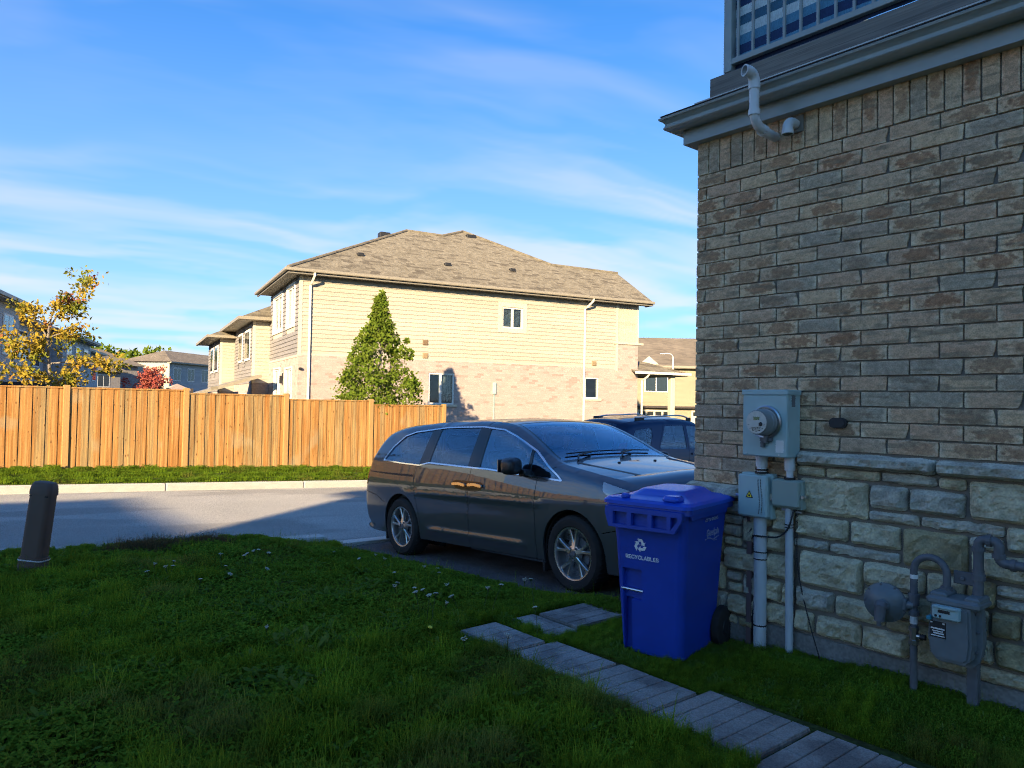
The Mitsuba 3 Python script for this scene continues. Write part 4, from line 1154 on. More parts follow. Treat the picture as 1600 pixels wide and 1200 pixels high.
# the catch-bar recess on the front: a sunk channel, narrower below
mfd = lambda m: manifold3d.Manifold(manifold3d.Mesh(np.asarray(m.vertices, np.float32), np.asarray(m.faces, np.uint32)))
solid = loft(outer, [.03, .05, .72, .955, .975])
chan = cat(box(-.40, -.255, .055, .175, .36, .55, 0), box(-.40, -.235, .115, .175, .0, .37, 0))
tom = lambda m: trimesh.Trimesh(*(lambda k: (k.vert_properties[:, :3], k.tri_verts))(m.to_mesh()), process=False)
solid.merge_vertices()
body_m = tom(mfd(solid) - mfd(box(-.42, -.258, .05, .185, .365, .56)) - mfd(box(-.42, -.225, .122, .185, -.01, .37)))
part(BIN, 'body', moved(body_m, BM), 'mat_bin_blue', 40)
part(BIN, 'catch_bar', moved(cyl((-.293, .04, .425), (-.285, .195, .425), .010, 12), BM), 'mat_chrome', 40)
rim = cat(loft([rrect(0, .266, .34, .05), rrect(0, .292, .366, .055), rrect(0, .294, .368, .055), rrect(0, .288, .362, .055), rrect(0, .262, .336, .05)], [.935, .93, .945, .985, .985], False, False))
part(BIN, 'rim', moved(rim, BM), 'mat_bin_blue', 40)
lipf = sg.Polygon([(-.262, .0), (.262, .0), (.262, -.045), (.215, -.128), (-.235, -.128), (-.262, -.045)])
lipw = so.unary_union([sg.box(-.205, -.108, -.105, -.030), sg.box(-.075, -.108, .035, -.030), sg.box(.065, -.108, .165, -.030), sg.Polygon([(.19, -.03), (.235, -.03), (.235, -.05), (.19, -.108)])])
lip = extrude(lipf.difference(lipw), .030, (-.372, 0, .955), (0, -1, 0), (0.02, 0, 1))
lipb = extrude(lipf, .004, (-.358, 0, .955), (0, -1, 0), (0.02, 0, 1))
part(BIN, 'front_handle', moved(cat(lip, lipb, box(-.372, -.325, -.262, .262, .93, .957, .003)), BM), 'mat_bin_blue', 30)
side_ledge = [box(-.30, .25, s * .262, s * .285, .90, .935, .006) for s in (-1, 1)]
parts(BIN, 'side_ledge', [moved(q, BM) for q in side_ledge], 'mat_bin_blue')
lid_r = [rrect(0, .296, .372, .05), rrect(0, .305, .38, .055), rrect(0, .305, .38, .055), rrect(0, .288, .362, .06), rrect(.03, .19, .25, .06), rrect(.04, .15, .21, .06), rrect(.04, .138, .195, .06)]
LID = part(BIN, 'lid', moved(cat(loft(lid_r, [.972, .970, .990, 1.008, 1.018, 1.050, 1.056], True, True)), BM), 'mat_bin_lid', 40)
parts(LID, 'grip', [moved(q, BM) for q in (box(-.37, -.32, .12, .17, 1.005, 1.038, .01), box(-.375, -.27, -.225, -.115, 1.0, 1.045, .018))], 'mat_bin_lid', 40)
part(LID, 'hinge', moved(cat(cyl((.385, -.24, .995), (.385, .24, .995), .014, 10), [box(.34, .395, y - .02, y + .02, .965, 1.0, .004) for y in (-.24, -.12, .12, .24)]), BM), 'mat_bin_lid', 40)
for s in (-1, 1):
    wh = part(BIN, 'wheel', moved(lathe([(.0, -.03), (.11, -.03), (.132, -.022), (.135, 0), (.132, .022), (.11, .03), (0, .03)], (.275, s * .245, .14), (0, 1, 0), 28), BM), 'mat_black_rubber', 40)
    part(wh, 'hub', moved(lathe([(0, .034), (.05, .034), (.055, .028)], (.275, s * .245, .14), (0, s, 0), 18), BM), 'mat_black', 40)
part(BIN, 'axle', moved(cyl((.275, -.24, .14), (.275, .24, .14), .011, 10), BM), 'mat_steel', 40)


def front_pt(y, z):
    """a point on the cart's front face"""
    d = np.interp(z, [.05, .72, .955], [.27, .315, .336])
    return V(-d - .0008, y, z)


def side_pt(x, z):
    w = np.interp(z, [.05, .72, .955], [.21, .245, .262])
    return V(x, -w - .0008, z)


mat('mat_print_white', (0.72, 0.74, 0.76), 0.6)
mat('mat_print_faint', (0.24, 0.28, 0.42), 0.6)
fu = V(0, -1, 0)
fv = front_pt(0, .9) - front_pt(0, .5)
fv /= np.linalg.norm(fv)
su = V(1, 0, 0)
sv_ = side_pt(0, .9) - side_pt(0, .5)
sv_ /= np.linalg.norm(sv_)


def lettering(text, h, o, u, v, center=True, depth=.0012):
    m = meshkit.text_mesh(text, h, depth, True)
    w = np.cross(u, v)
    x = m.vertices[:, 0] - (m.vertices[:, 0].max() / 2 if center else 0)
    m = trimesh.Trimesh(o + x[:, None] * u + m.vertices[:, 1:2] * v + m.vertices[:, 2:] * w, m.faces, process=False)
    return m


arrow = []
for k in range(3):
    t = k * 2 * PI / 3
    P = [(-.022, .040), (.010, .040), (.026, .014), (.036, .020), (.030, -.006), (.004, -.002), (.013, .004), (.004, .020), (-.010, .020), (-.022, .020)]
    P = [(-.018, .041), (.013, .041), (.027, .017), (.037, .022), (.028, -.002), (.003, .003), (.012, .009), (.004, .023), (-.008, .023)]
    c, s = math.cos(t), math.sin(t)
    arrow.append(sg.Polygon([(x * c - y * s, x * s + y * c) for x, y in P]))
part(BIN, 'recycling_symbol', moved(extrude(sg.MultiPolygon([a for a in arrow]), .0012, front_pt(.055, .715), fu, fv), BM), 'mat_print_white')
part(BIN, 'lettering', moved(lettering('RECYCLABLES', .024, front_pt(.045, .625), fu, fv), BM), 'mat_print_white')
swoosh = sg.LineString([(-.10, -.002), (-.06, .008), (-.02, .0), (.02, -.012), (.06, -.008), (.11, .003)]).buffer(.0028)
part(BIN, 'city_emblem', moved(cat(lettering('Guelph', .042, side_pt(.09, .765), su, sv_), extrude(swoosh, .0012, side_pt(.08, .748), su, sv_), extrude(sg.box(-.02, -.002, .03, .001), .0012, side_pt(.14, .728), su, sv_)), BM), 'mat_print_faint')
part(BIN, 'serial_number', moved(lettering('CITY # 080073', .020, side_pt(.06, .862), su, sv_), BM), 'mat_print_faint')

# ------------------------------------------------------------------ cable pedestal on the lawn
PD = thing('utility_pedestal', 'dark brown leaning cable pedestal at the left edge of the lawn', 'utility box')
PM = place((-3.34, 4.79, -0.02), -HEAD) @ trimesh.transformations.rotation_matrix(math.radians(5.5), (0, 1, 0)) @ trimesh.transformations.rotation_matrix(math.radians(-2), (1, 0, 0))
mat('mat_pedestal', lambda p, n, uv: mix((0.085, 0.055, 0.042), (0.115, 0.078, 0.06), fbm(p.x * 9, p.y * 9, p.z * 3, 4)), 0.62, spec=0.4)
ring = lambda s, t: rrect(0, .100 * s, .078 * t, .045)[:, ::-1][::-1]
part(PD, 'cover', moved(loft([ring(1.02, 1.02), ring(1, 1), ring(.98, .98), ring(.97, .97), ring(1.03, 1.05), ring(1.03, 1.05), ring(.97, .97), ring(.85, .8), ring(.5, .4)], [.13, .14, .66, .70, .702, .735, .785, .812, .822]), PM), 'mat_pedestal', 40)
part(PD, 'base', moved(loft([ring(1.12, 1.15), ring(1.1, 1.12), ring(1.08, 1.1), ring(1.0, 1.0)], [-.2, .10, .132, .133]), PM), 'mat_pedestal', 40)
part(PD, 'cap_slot', moved(box(-.085, .085, -.075, -.065, .683, .697, .003), PM), 'mat_black')
part(PD, 'panel', moved(box(-.082, -.070, -.07, .07, .17, .66, .004), PM), 'mat_pedestal')
part(PD, 'strap', moved(loft([ring(1.13, 1.16), ring(1.14, 1.17), ring(1.14, 1.17), ring(1.13, 1.16)], [.105, .107, .115, .117], False, False), PM), 'mat_pvc_grey')

# ------------------------------------------------------------------ the path of pressed concrete slabs
mat('mat_slab', lambda p, n, uv: mix((0.29, 0.27, 0.24), (0.17, 0.155, 0.14), smoothstep(.3, .7, fbm(p.x * 6, p.y * 6, 2, 4))) * (0.75 + 0.45 * noise(p.x * 160, p.y * 160)), 0.9,
    bump=lambda p, n, uv: fbm(p.x * 80, p.y * 80, 1, 3), bump_scale=0.003, spec=0.2)
rs_ = np.random.default_rng(4)
SLABS = [(-.60, -.10, .55, .925, 'stone slab nearest the driveway, at the far end of the path'), (-.885, -.665, .49, .93, 'narrow half-grown-over stone slab left of the farthest slab'), (-1.31, -1.01, .44, .945, 'stone slab sunk in the grass at the left of the path'),
         (-1.375, -.945, -.13, .385, 'third stone slab from the bottom, left of the blue cart'), (-1.375, -.925, -.70, -.175, 'stone slab in front of the foot of the blue cart'), (-1.38, -.85, -1.315, -.755, 'large stone slab second from the bottom edge of the photo'),
         (-1.395, -.86, -1.96, -1.375, 'stone slab cut by the bottom edge of the photo')]
for x0, x1, y0, y1, lab in SLABS:
    x0, x1, y0, y1 = x0 - .006, x1 + .006, y0 - .012, y1 + .012
    m = [box(x0, x1, y0, y1, -.05, .022, .004)]
    nrow = max(2, round((y1 - y0) / .105))
    for r in range(nrow):
        b0, b1 = y0 + (y1 - y0) * r / nrow, y0 + (y1 - y0) * (r + 1) / nrow
        cuts = [x0]
        c = x0 + (.22 if r % 2 else .11) + rs_.uniform(-.03, .03)
        while c < x1 - .06:
            if rs_.random() < .6:
                cuts.append(c)
            c += .215
        cuts.append(x1)
        for a, b in zip(cuts[:-1], cuts[1:]):
            q = box(a + .003, b - .003, b0 + .003, b1 - .003, .0, .030, .003)
            q.vertices[:, 2] += rs_.uniform(-.0008, .0008)
            m.append(q)
    s = thing('path_slab', lab, 'paving slab', 'slabs of the garden path')
    tm = cat(m)
    tilt = rs_.uniform(-.012, .012, 2)
    tm.vertices[:, 2] += (tm.vertices[:, 0] - (x0 + x1) / 2) * tilt[0] + (tm.vertices[:, 1] - (y0 + y1) / 2) * tilt[1]
    scene[s] = mikit.ply(tm, 'mat_slab')

# ------------------------------------------------------------------ vehicles: panels cut from an inflated side profile, with real gaps and window openings


def car_paint(key, flake, base, ior=1.9, w=0.5):
    """metal-flake layer under a smooth clear coat"""
    scene[key] = {'type': 'twosided', 'bsdf': {'type': 'blendbsdf', 'weight': w, 'a': {'type': 'principled', 'base_color': {'type': 'rgb', 'value': flake}, 'metallic': 1.0, 'roughness': 0.3},
                  'b': {'type': 'plastic', 'int_ior': ior, 'specular_reflectance': {'type': 'rgb', 'value': [0.72, 0.88, 1.0]}, 'diffuse_reflectance': {'type': 'rgb', 'value': base}}}}


car_paint('mat_van_paint', [.17, .19, .21], [.072, .075, .08], 2.0, .74)
car_paint('mat_suv_paint', [.03, .045, .08], [.012, .018, .03], 1.8, .7)
scene['mat_tint'] = {'type': 'thindielectric', 'int_ior': 1.75, 'specular_reflectance': {'type': 'rgb', 'value': [0.6, 0.82, 1.0]}, 'specular_transmittance': {'type': 'rgb', 'value': [0.10, 0.115, 0.115]}}
scene['mat_tint_dark'] = {'type': 'thindielectric', 'int_ior': 1.7, 'specular_reflectance': {'type': 'rgb', 'value': [0.6, 0.82, 1.0]}, 'specular_transmittance': {'type': 'rgb', 'value': [0.03, 0.035, 0.035]}}
scene['mat_windscreen'] = {'type': 'thindielectric', 'int_ior': 1.8, 'specular_reflectance': {'type': 'rgb', 'value': [0.6, 0.82, 1.0]}, 'specular_transmittance': {'type': 'rgb', 'value': [0.60, 0.66, 0.66]}}
mat('mat_gloss_black', (0.012, 0.012, 0.013), 0.12, spec=0.6)
mat('mat_seat', lambda p, n, uv: mix((0.06, 0.057, 0.054), (0.04, 0.038, 0.036), noise(p.x * 60, p.y * 60, p.z * 60)), 0.8)
mat('mat_red_lamp', (0.45, 0.015, 0.01), 0.12, clear=1.0)
mat('mat_alloy', (0.62, 0.62, 0.61), 0.25, metal=0.9)
mat('mat_tyre', lambda p, n, uv: mix((0.020, 0.019, 0.018), (0.045, 0.040, 0.036), fbm(p.x * 12, p.y * 12, p.z * 12, 4)), 0.85, spec=0.25)


class Car:
    def __init__(s, M, top, W, belt, roof_in, tumble0, L, arches, bottom, front_bulge, rear_bulge, crown=.06, r=.11):
        s.M, s.W, s.belt, s.roof_in, s.L, s.bottom, s.arches = M, W, belt, roof_in, L, bottom, arches
        from scipy.interpolate import PchipInterpolator
        # the silhouette line from the front bottom over the roof to the rear bottom, evenly resampled
        P = np.array(top, float)
        t = np.concatenate([[0], np.cumsum(np.linalg.norm(np.diff(P, axis=0), axis=1))])
        ts = np.linspace(0, t[-1], 420)
        q = np.stack([PchipInterpolator(t, P[:, 0])(ts), PchipInterpolator(t, P[:, 1])(ts)], 1)
        from scipy.ndimage import gaussian_filter1d
        q2 = gaussian_filter1d(q, 3.0, axis=0, mode='nearest')
        q2[:3], q2[-3:] = q[:3], q[-3:]
        s.line = q2
        s.poly = sg.Polygon(list(map(tuple, q2))).buffer(0)
        s.edge = sg.LineString(q2)
        s.front_bulge, s.rear_bulge, s.crown, s.r, s.tumble0 = front_bulge, rear_bulge, crown, r, tumble0

    def w0(s, S, Z):
        """half width before the rounding at the outline"""
        S, Z = np.asarray(S, float), np.asarray(Z, float)
        b = np.interp(S, *s.belt)
        w = np.where(Z < b, s.W - .05 * np.clip((.62 - Z) / .45, 0, 1) ** 1.5 - .03 * np.clip((Z - .80) / (b - .80 + 1e-6), 0, 1) ** 1.6, 0)
        g = np.clip((Z - b) / (s.line[:, 1].max() - .01 - b), 0, 1.2)
        w = np.where(Z >= b, s.W - .03 - s.tumble0 * np.clip((Z - b) / .04, 0, 1) - (s.roof_in) * (g ** 1.15), w)
        w = w - .10 * np.clip((.95 - S) / .95, 0, 1) ** 2 - .075 * np.clip((S - (s.L - 1.0)) / 1.0, 0, 1) ** 2
        return w

    def relief(s, S, Z):
        """creases pressed into the side"""
        k = .012 * np.exp(-((Z - .765) / .02) ** 2) * np.clip((S - 1.3) / .3, 0, 1) * np.clip((4.0 - S) / .3, 0, 1)
        k = k + .010 * (1 / (1 + np.exp(-(Z - .765) / .008)) - 1) * np.clip((S - 1.3) / .4, 0, 1) * np.clip((3.75 - S) / .3, 0, 1) * np.clip((Z - .45) / .2, 0, 1)
        m = np.clip((S - 1.62) / .12, 0, 1) * np.clip((3.50 - S) / .2, 0, 1)
        k = k + m * (.020 * np.exp(-((Z - .355) / .035) ** 2))
        return k

    def w(s, S, Z):
        S, Z = np.asarray(S, float), np.asarray(Z, float)
        pts = shapely.points(S, Z)
        d = shapely.distance(pts, s.edge)
        inside = shapely.contains(s.poly, pts)
        d = np.where(inside | (Z < .30), d, 0)
        d = np.where(Z < .30, np.maximum(d, np.minimum(S - s.line[:, 0].min(), s.line[:, 0].max() - S)), d)
        r = s.r + .16 * np.clip(1 - S / .7, 0, 1) + .10 * np.clip((S - (s.L - .55)) / .55, 0, 1)
        q = np.clip(1 - d / r, 0, 1)
        return s.w0(S, Z) + s.relief(S, Z) - r * (1 - np.sqrt(np.maximum(0, 1 - q * q))) * .85

    def to_world(s, S, Tt, Z):
        return (np.column_stack([S, Tt, Z, np.ones(len(S))]) @ s.M.T)[:, :3]

    def panel(s, poly, side, thick=.02, proud=0.0, res=.04):
        """a piece of the body side: side -1 = right side of the car"""
        out = []
        for g in getattr(poly, 'geoms', [poly]):
            if g.is_empty or g.area < 1e-5:
                continue
            g = g.simplify(.0012)
            cs = manifold3d.CrossSection([np.array(g.exterior.coords)[:-1]] + [np.array(h.coords)[:-1] for h in g.interiors], manifold3d.FillRule.EvenOdd)
            m = cs.extrude(1.0).refine_to_length(res) if False else cs.extrude(thick).refine_to_length(res)
            k = m.to_mesh()
            v = k.vert_properties[:, :3].astype(float)
            wv_ = s.w(v[:, 0], v[:, 1])
            t = wv_ + proud - (thick - v[:, 2])
            out.append(trimesh.Trimesh(s.to_world(v[:, 0], side * t, v[:, 1]), k.tri_verts if side > 0 else k.tri_verts[:, ::-1], process=False))
        m = cat(out)
        # the lofted panel is mirrored in (s, t, z): fix the winding so that normals point outwards
        if m.volume < 0:
            m.invert()
        return m

    def strip(s, a, b, v0=-1.0, v1=1.0, proud=0.0, nv=26, wscale=1.0):
        """the top surface between the line parameters a and b (0..1) and the lateral fractions v0..v1"""
        i0, i1 = int(round(a * 419)), int(round(b * 419))
        q = s.line[i0:i1 + 1]
        tg = np.gradient(s.line, axis=0)[i0:i1 + 1]
        tg /= np.linalg.norm(tg, axis=1, keepdims=True)
        nr = np.stack([-tg[:, 1], tg[:, 0]], 1)
        wd = s.w(q[:, 0], q[:, 1])
        par = np.arange(i0, i1 + 1) / 419
        zc = q[:, 1]
        bul = s.crown + (s.front_bulge - s.crown) * np.clip((.55 - q[:, 0]) / .5, 0, 1) + (s.rear_bulge - s.crown) * np.clip((q[:, 0] - (s.L - .6)) / .5, 0, 1)
        vv = np.linspace(v0, v1, nv)
        vs = []
        for v in vv:
            o = bul * (1 - np.abs(v) ** 2.2) + proud
            vs.append(np.column_stack([q[:, 0] + nr[:, 0] * o, wd * v, q[:, 1] + nr[:, 1] * o]))
        v = np.vstack(vs)
        n = len(q)
        i, j = np.meshgrid(np.arange(nv - 1), np.arange(n - 1), indexing='ij')
        k = (i * n + j).ravel()
        f = np.vstack([np.stack([k, k + 1, k + n + 1], 1), np.stack([k, k + n + 1, k + n], 1)])
        return trimesh.Trimesh(s.to_world(v[:, 0], v[:, 1], v[:, 2]), f, process=False)

    def par(s, S, Z):
        return s.edge.project(sg.Point(S, Z), normalized=True)

    def box(s, *a, **k):
        return moved(box(*a, **k), s.M)


def wheel(car, key, S, side, R=.352, rim=.24, wt=.235, face=None, spokes=5):
    f = face if face is not None else car.W - .01
    tc = side * (f - wt / 2)
    k = part(key, 'wheel', moved(lathe([(rim - .01, -wt / 2 + .02), (rim + .02, -wt / 2), (R - .04, -wt / 2 - .004), (R - .012, -wt / 2 + .018), (R, -wt / 2 + .05), (R, wt / 2 - .05), (R - .012, wt / 2 - .018), (R - .035, wt / 2 + .003), (R - .05, wt / 2 + .004), (rim + .02, wt / 2 + .002), (rim + .004, wt / 2 - .008), (rim - .01, wt / 2 - .03)], (S, tc, R - .012), (0, side, 0), 44), car.M), 'mat_tyre', 35)
    tread = [moved(box(-.004, .004, -wt / 2 + .02, wt / 2 - .02, R - .004, R + .003), trimesh.transformations.translation_matrix((S, tc, R - .012)) @ trimesh.transformations.rotation_matrix(t, (0, 1, 0))) for t in np.arange(0, 2 * PI, .13)]
    part(k, 'tread', moved(cat(tread), car.M), 'mat_tyre')
    o = side * (f - .012)
    rim_m = [lathe([(rim - .02, -.12), (rim - .022, -.03), (rim - .01, 0), (rim + .006, .003), (rim + .008, -.01), (rim, -.13)], (S, o, R - .012), (0, side, 0), 44),
             lathe([(0, -.012), (.05, -.014), (.075, -.02), (.08, -.05)], (S, o, R - .012), (0, side, 0), 24)]
    for i in range(spokes):
        for d in (-.16, .16):
            t0 = i * 2 * PI / spokes + .3
            P = []
            for rr, dd, w_ in ((.045, .35 * d, .022), (.11, .75 * d, .015), (.17, 1.15 * d, .013), (rim - .008, 1.45 * d, .019)):
                P.append((rr, t0 + dd, w_))
            vs, fs = [], []
            for rr, th_, w_ in P:
                c = V(math.cos(th_), 0, math.sin(th_)) * rr
                tn = V(-math.sin(th_), 0, math.cos(th_)) * w_
                y1 = side * (-.012 - .012 * (rr > .1) + .006 * (rr > .2))
                for sg_, yy in ((-1, y1), (-.6, y1 + side * .006), (.6, y1 + side * .006), (1, y1), (1, y1 - side * .03), (-1, y1 - side * .03)):
                    vs.append(V(S, o, R - .012) + c + tn * sg_ + V(0, yy, 0))
            for a in range(len(P) - 1):
                for b in range(6):
                    q = (b + 1) % 6
                    fs += [[a * 6 + b, a * 6 + q, a * 6 + 6 + q], [a * 6 + b, a * 6 + 6 + q, a * 6 + 6 + b]]
            m = trimesh.Trimesh(np.array(vs), fs, process=False)
            rim_m.append(m)
    rk = part(k, 'rim', moved(cat(rim_m), car.M), 'mat_alloy', 30)
    part(k, 'brake_disc', moved(cat(lathe([(0, -.075), (.15, -.075), (.15, -.085)], (S, o, R - .012), (0, side, 0), 28), lathe([(0, -.11), (rim - .02, -.11)], (S, o, R - .012), (0, side, 0), 28)), car.M), 'mat_gas_pipe')
    nuts = [lathe([(0, .012), (.009, .011), (.011, 0)], (S + .058 * math.cos(i * 2 * PI / 5 + .93), o - side * .014, R - .012 + .058 * math.sin(i * 2 * PI / 5 + .93)), (0, side, 0), 6) for i in range(5)]
    part(k, 'wheel_nuts', moved(cat(nuts, lathe([(0, -.003), (.028, -.005), (.03, -.014)], (S, o, R - .012), (0, side, 0), 16)), car.M), 'mat_gas_pipe', kind='stuff')
    return k


def car_frame(origin, heading, pitch):
    """car axes: s runs from the nose to the tail, t to one side, z up"""
    fx = V(math.cos(heading) * math.cos(pitch), math.sin(heading) * math.cos(pitch), -math.sin(pitch))
    up = V(math.cos(heading) * math.sin(pitch), math.sin(heading) * math.sin(pitch), math.cos(pitch))
    tt = np.cross(up, fx)
    m = np.eye(4)
    m[:3, 0], m[:3, 1], m[:3, 2], m[:3, 3] = fx, tt, up, origin
    return m


# ---- the minivan: nose towards the garage (-y), its right side (x small) towards the camera; t points to -x
VM = car_frame((1.465, 0.69, -0.073), PI / 2, math.radians(3.2))
VTOP = [(.30, .20), (.10, .24), (.02, .40), (.02, .58), (.06, .76), (.16, .90), (.34, .985), (.62, 1.05), (.95, 1.11), (1.22, 1.155), (1.36, 1.205), (1.62, 1.345), (1.88, 1.472), (2.08, 1.545), (2.32, 1.582), (2.75, 1.602), (3.3, 1.602), (3.8, 1.59), (4.25, 1.56), (4.52, 1.51),
        (4.66, 1.44), (4.78, 1.31), (4.90, 1.12), (4.985, .99), (5.03, .88), (5.06, .70), (5.06, .50), (5.02, .36), (4.90, .26), (4.75, .24)]
VAN = Car(VM, VTOP, .995, ([0, 1.2, 2.5, 3.6, 5.1], [1.0, 1.0, 1.09, 1.105, 1.17]), .20, .006, 5.06, [(1.0, .40), (4.0, .40)], .20, .24, .16, crown=.032, r=.085)
VK = thing('minivan', 'dark grey minivan parked on the driveway with its nose towards the garage', 'van')


# outline of the side windows, from photograph measurements carried to the car's own side
DLO = [(1.135, 1.005), (1.579, 1.034), (2.289, 1.088), (2.478, 1.093), (3.404, 1.133), (3.595, 1.099), (4.017, 1.119), (4.448, 1.152), (4.301, 1.318), (4.102, 1.45), (3.886, 1.497), (3.585, 1.517), (3.243, 1.54), (2.545, 1.537), (2.154, 1.497), (1.94, 1.43), (1.778, 1.366), (1.575, 1.279), (1.356, 1.137), (1.186, 1.042)]
DP = sg.Polygon(DLO).buffer(.012).buffer(-.012)
side = VAN.poly.intersection(sg.box(-1, .20, 6, 3))
for c, r in VAN.arches:
    side = side.difference(sg.Point(c, .345).buffer(r, 32)).difference(sg.box(c - r, 0, c + r, .345))
GAP = .0035
line_front = sg.LineString([(2.43, 1.62), (2.47, 1.535), (2.545, 1.10), (2.58, .966), (2.595, .679), (2.60, .1)])
line_rear = sg.LineString([(3.655, 1.13), (3.665, 1.096), (3.70, .968), (3.66, .717), (3.60, .55), (3.56, .3)])
line_fend = sg.LineString([(1.475, 1.06), (1.475, 1.022), (1.505, .697), (1.50, .1)])
line_sill = sg.LineString([(1.40, .235), (3.60, .225)])
line_hood = sg.LineString([(1.25, 1.13), (1.475, 1.035)])
line_bump = sg.LineString([(4.38, .62), (4.62, .70), (4.95, .74), (5.2, .74)])
line_fb = sg.LineString([(-.1, .62), (.35, .62), (.62, .56)])
body = side.difference(DP.buffer(.004))
for l in (line_front, line_rear, line_fend, line_sill, line_hood, line_bump, line_fb):
    body = body.difference(l.buffer(GAP, cap_style=2))
NAMES = {}
for sd in (-1, 1):
    for g in sorted(body.geoms, key=lambda q: -q.area):
        if g.area < .002:
            continue
        c = g.representative_point()
        cx, cz = g.centroid.x, g.centroid.y
        if cz < .24:
            nm = 'rocker'
        elif cx < .45 and cz < .62:
            nm = 'front_bumper_side'
        elif cx < 1.45 and cz < 1.2:
            nm = 'fender'
        elif g.area > 1.1 and cx > 2.4:
            nm = 'body_frame'
        elif cx < 2.55 and cz < 1.05:
            nm = 'front_door'
        elif cx < 3.6 and cz < 1.05:
            nm = 'sliding_door'
        elif cx > 4.3 and cz < .75:
            nm = 'rear_bumper_side'
        else:
            nm = 'quarter_panel'
        part(VK, nm, VAN.panel(g, sd, res=.032 if sd > 0 else .08), 'mat_van_paint', 38)
    # glass, pillars and the bright trim of the window band
    pil = [sg.Polygon([(3.33, 1.7), (3.50, 1.7), (3.63, 1.0), (3.42, 1.0)]), sg.Polygon([(2.40, 1.7), (2.58, 1.7), (2.64, 1.0), (2.42, 1.0)]), sg.Polygon([(1.615, 1.5), (1.655, 1.5), (1.64, .9), (1.60, .9)])]
    pp = so.unary_union(pil).intersection(DP)
    parts(VK, 'window_pillar', [VAN.panel(g, sd, .02, -.004, .06) for g in getattr(pp, 'geoms', [pp])], 'mat_gloss_black', 40)
    for g in DP.difference(so.unary_union(pil)).geoms:
        if g.area > .01:
            part(VK, 'side_window', VAN.panel(g.buffer(.004), sd, .003, -.010, .05), 'mat_tint' if g.centroid.x > 2.6 else 'mat_windscreen', 40)
    part(VK, 'chrome_trim', VAN.panel(DP.buffer(.008).difference(DP.buffer(-.007)), sd, .014, .004, .05), 'mat_chrome', 40)
    # wheel arch liners
    for c, r in VAN.arches:
        t = np.linspace(-.1, PI + .1, 24)
        ring = sg.Polygon([(c + (r + .01) * math.cos(a), .345 + (r + .01) * math.sin(a)) for a in t] + [(c + (r - .012) * math.cos(a), .345 + (r - .012) * math.sin(a)) for a in t[::-1]])
        m = extrude(ring, .34, (0, 0, 0), (1, 0, 0), (0, 0, 1))
        m.vertices[:, 1] = (m.vertices[:, 1] + .34) * 1.0 + (.60 if sd > 0 else -.94)
        part(VK, 'wheel_arch', moved(cat(m, box(c - r, c + r, sd * .60 - .01, sd * .60 + .01, .1, .345 + r)), VM), 'mat_dark')
    wheel(VAN, VK, 1.0, sd, face=.985)
    wheel(VAN, VK, 4.0, sd, face=.985)
    # mud flaps, sliding door track, handles
    part(VK, 'mud_flap', VAN.box(1.405, 1.43, sd * .74 - .005, sd * .955, .13, .36, bev=.004), 'mat_black_rubber')
    part(VK, 'mud_flap', VAN.box(4.405, 4.43, sd * .74, sd * .94, .15, .36, bev=.004), 'mat_black_rubber')
    part(VK, 'door_track', VAN.panel(sg.Polygon([(3.70, .985), (4.30, .995), (4.80, 1.005), (4.80, .992), (4.3, .972), (3.70, .958)]), sd, .012, .0015, .05), 'mat_black', 40)
    hd = sg.Polygon([(2.30, .915), (2.36, .945), (2.80, .955), (2.88, .94), (2.82, .87), (2.70, .845), (2.45, .84), (2.36, .86)])
    part(VK, 'handle_recess', VAN.panel(hd, sd, .014, .0015, .05), 'mat_gloss_black', 40)
    for a, b in ((2.335, 2.555), (2.625, 2.845)):
        hp_ = sg.LineString([(a, .905), ((a + b) / 2, .918), (b, .912)]).buffer(.015)
        part(VK, 'door_handle', VAN.panel(hp_, sd, .022, .030, .04), 'mat_chrome', 40)
    part(VK, 'tail_lamp', VAN.panel(sg.Polygon([(4.84, 1.02), (4.99, 1.0), (5.04, .86), (5.05, .80), (4.90, .84)]).intersection(VAN.poly.buffer(-.002)), sd, .02, .004, .03), 'mat_red_lamp', 40)
    part(VK, 'head_lamp', VAN.panel(sg.Polygon([(.10, .82), (.20, .90), (.62, 1.01), (.60, .93), (.40, .80), (.14, .72)]).intersection(VAN.poly.buffer(-.002)), sd, .02, .004, .03), 'mat_glass_lamp', 40)
    # door mirror
    mx = V(1.70, sd * 1.105, 1.135)
    ms = trimesh.creation.icosphere(3, 1.0)
    vv_ = np.sign(ms.vertices) * np.abs(ms.vertices) ** .62
    ms.vertices = vv_ * V(.105, .125, .085) + mx
    ms.vertices[:, 0] += .05 * (ms.vertices[:, 1] - mx[1]) * sd / .12 * -1
    part(VK, 'mirror', moved(cat(ms, box(1.60, 1.70, sd * .93, sd * 1.02, 1.03, 1.10, .012)), VM), 'mat_black_satin', 40)
    part(VK, 'mirror_glass', VAN.box(1.80, 1.806, sd * 1.0, sd * 1.20, 1.075, 1.20), 'mat_chrome')
mat('mat_black_satin', (0.018, 0.018, 0.020), 0.35, spec=0.5)
mat('mat_glass_lamp', (0.45, 0.47, 0.48), 0.1, metal=0.3, clear=1.0)
P_ = VAN.par
a_hood0, a_cowl, a_roof, a_tail, a_tail2, a_bump = P_(.16, .90), P_(1.24, 1.16), P_(2.10, 1.55), P_(4.60, 1.475), P_(4.88, 1.15), P_(5.04, .78)
part(VK, 'front_bumper', VAN.strip(0.0, a_hood0 - .002), 'mat_van_paint', 40)
part(VK, 'grille', VAN.strip(P_(.02, .58), P_(.11, .84), -.62, .62, .006), 'mat_chrome', 40)
part(VK, 'hood', VAN.strip(a_hood0, a_cowl), 'mat_van_paint', 40)
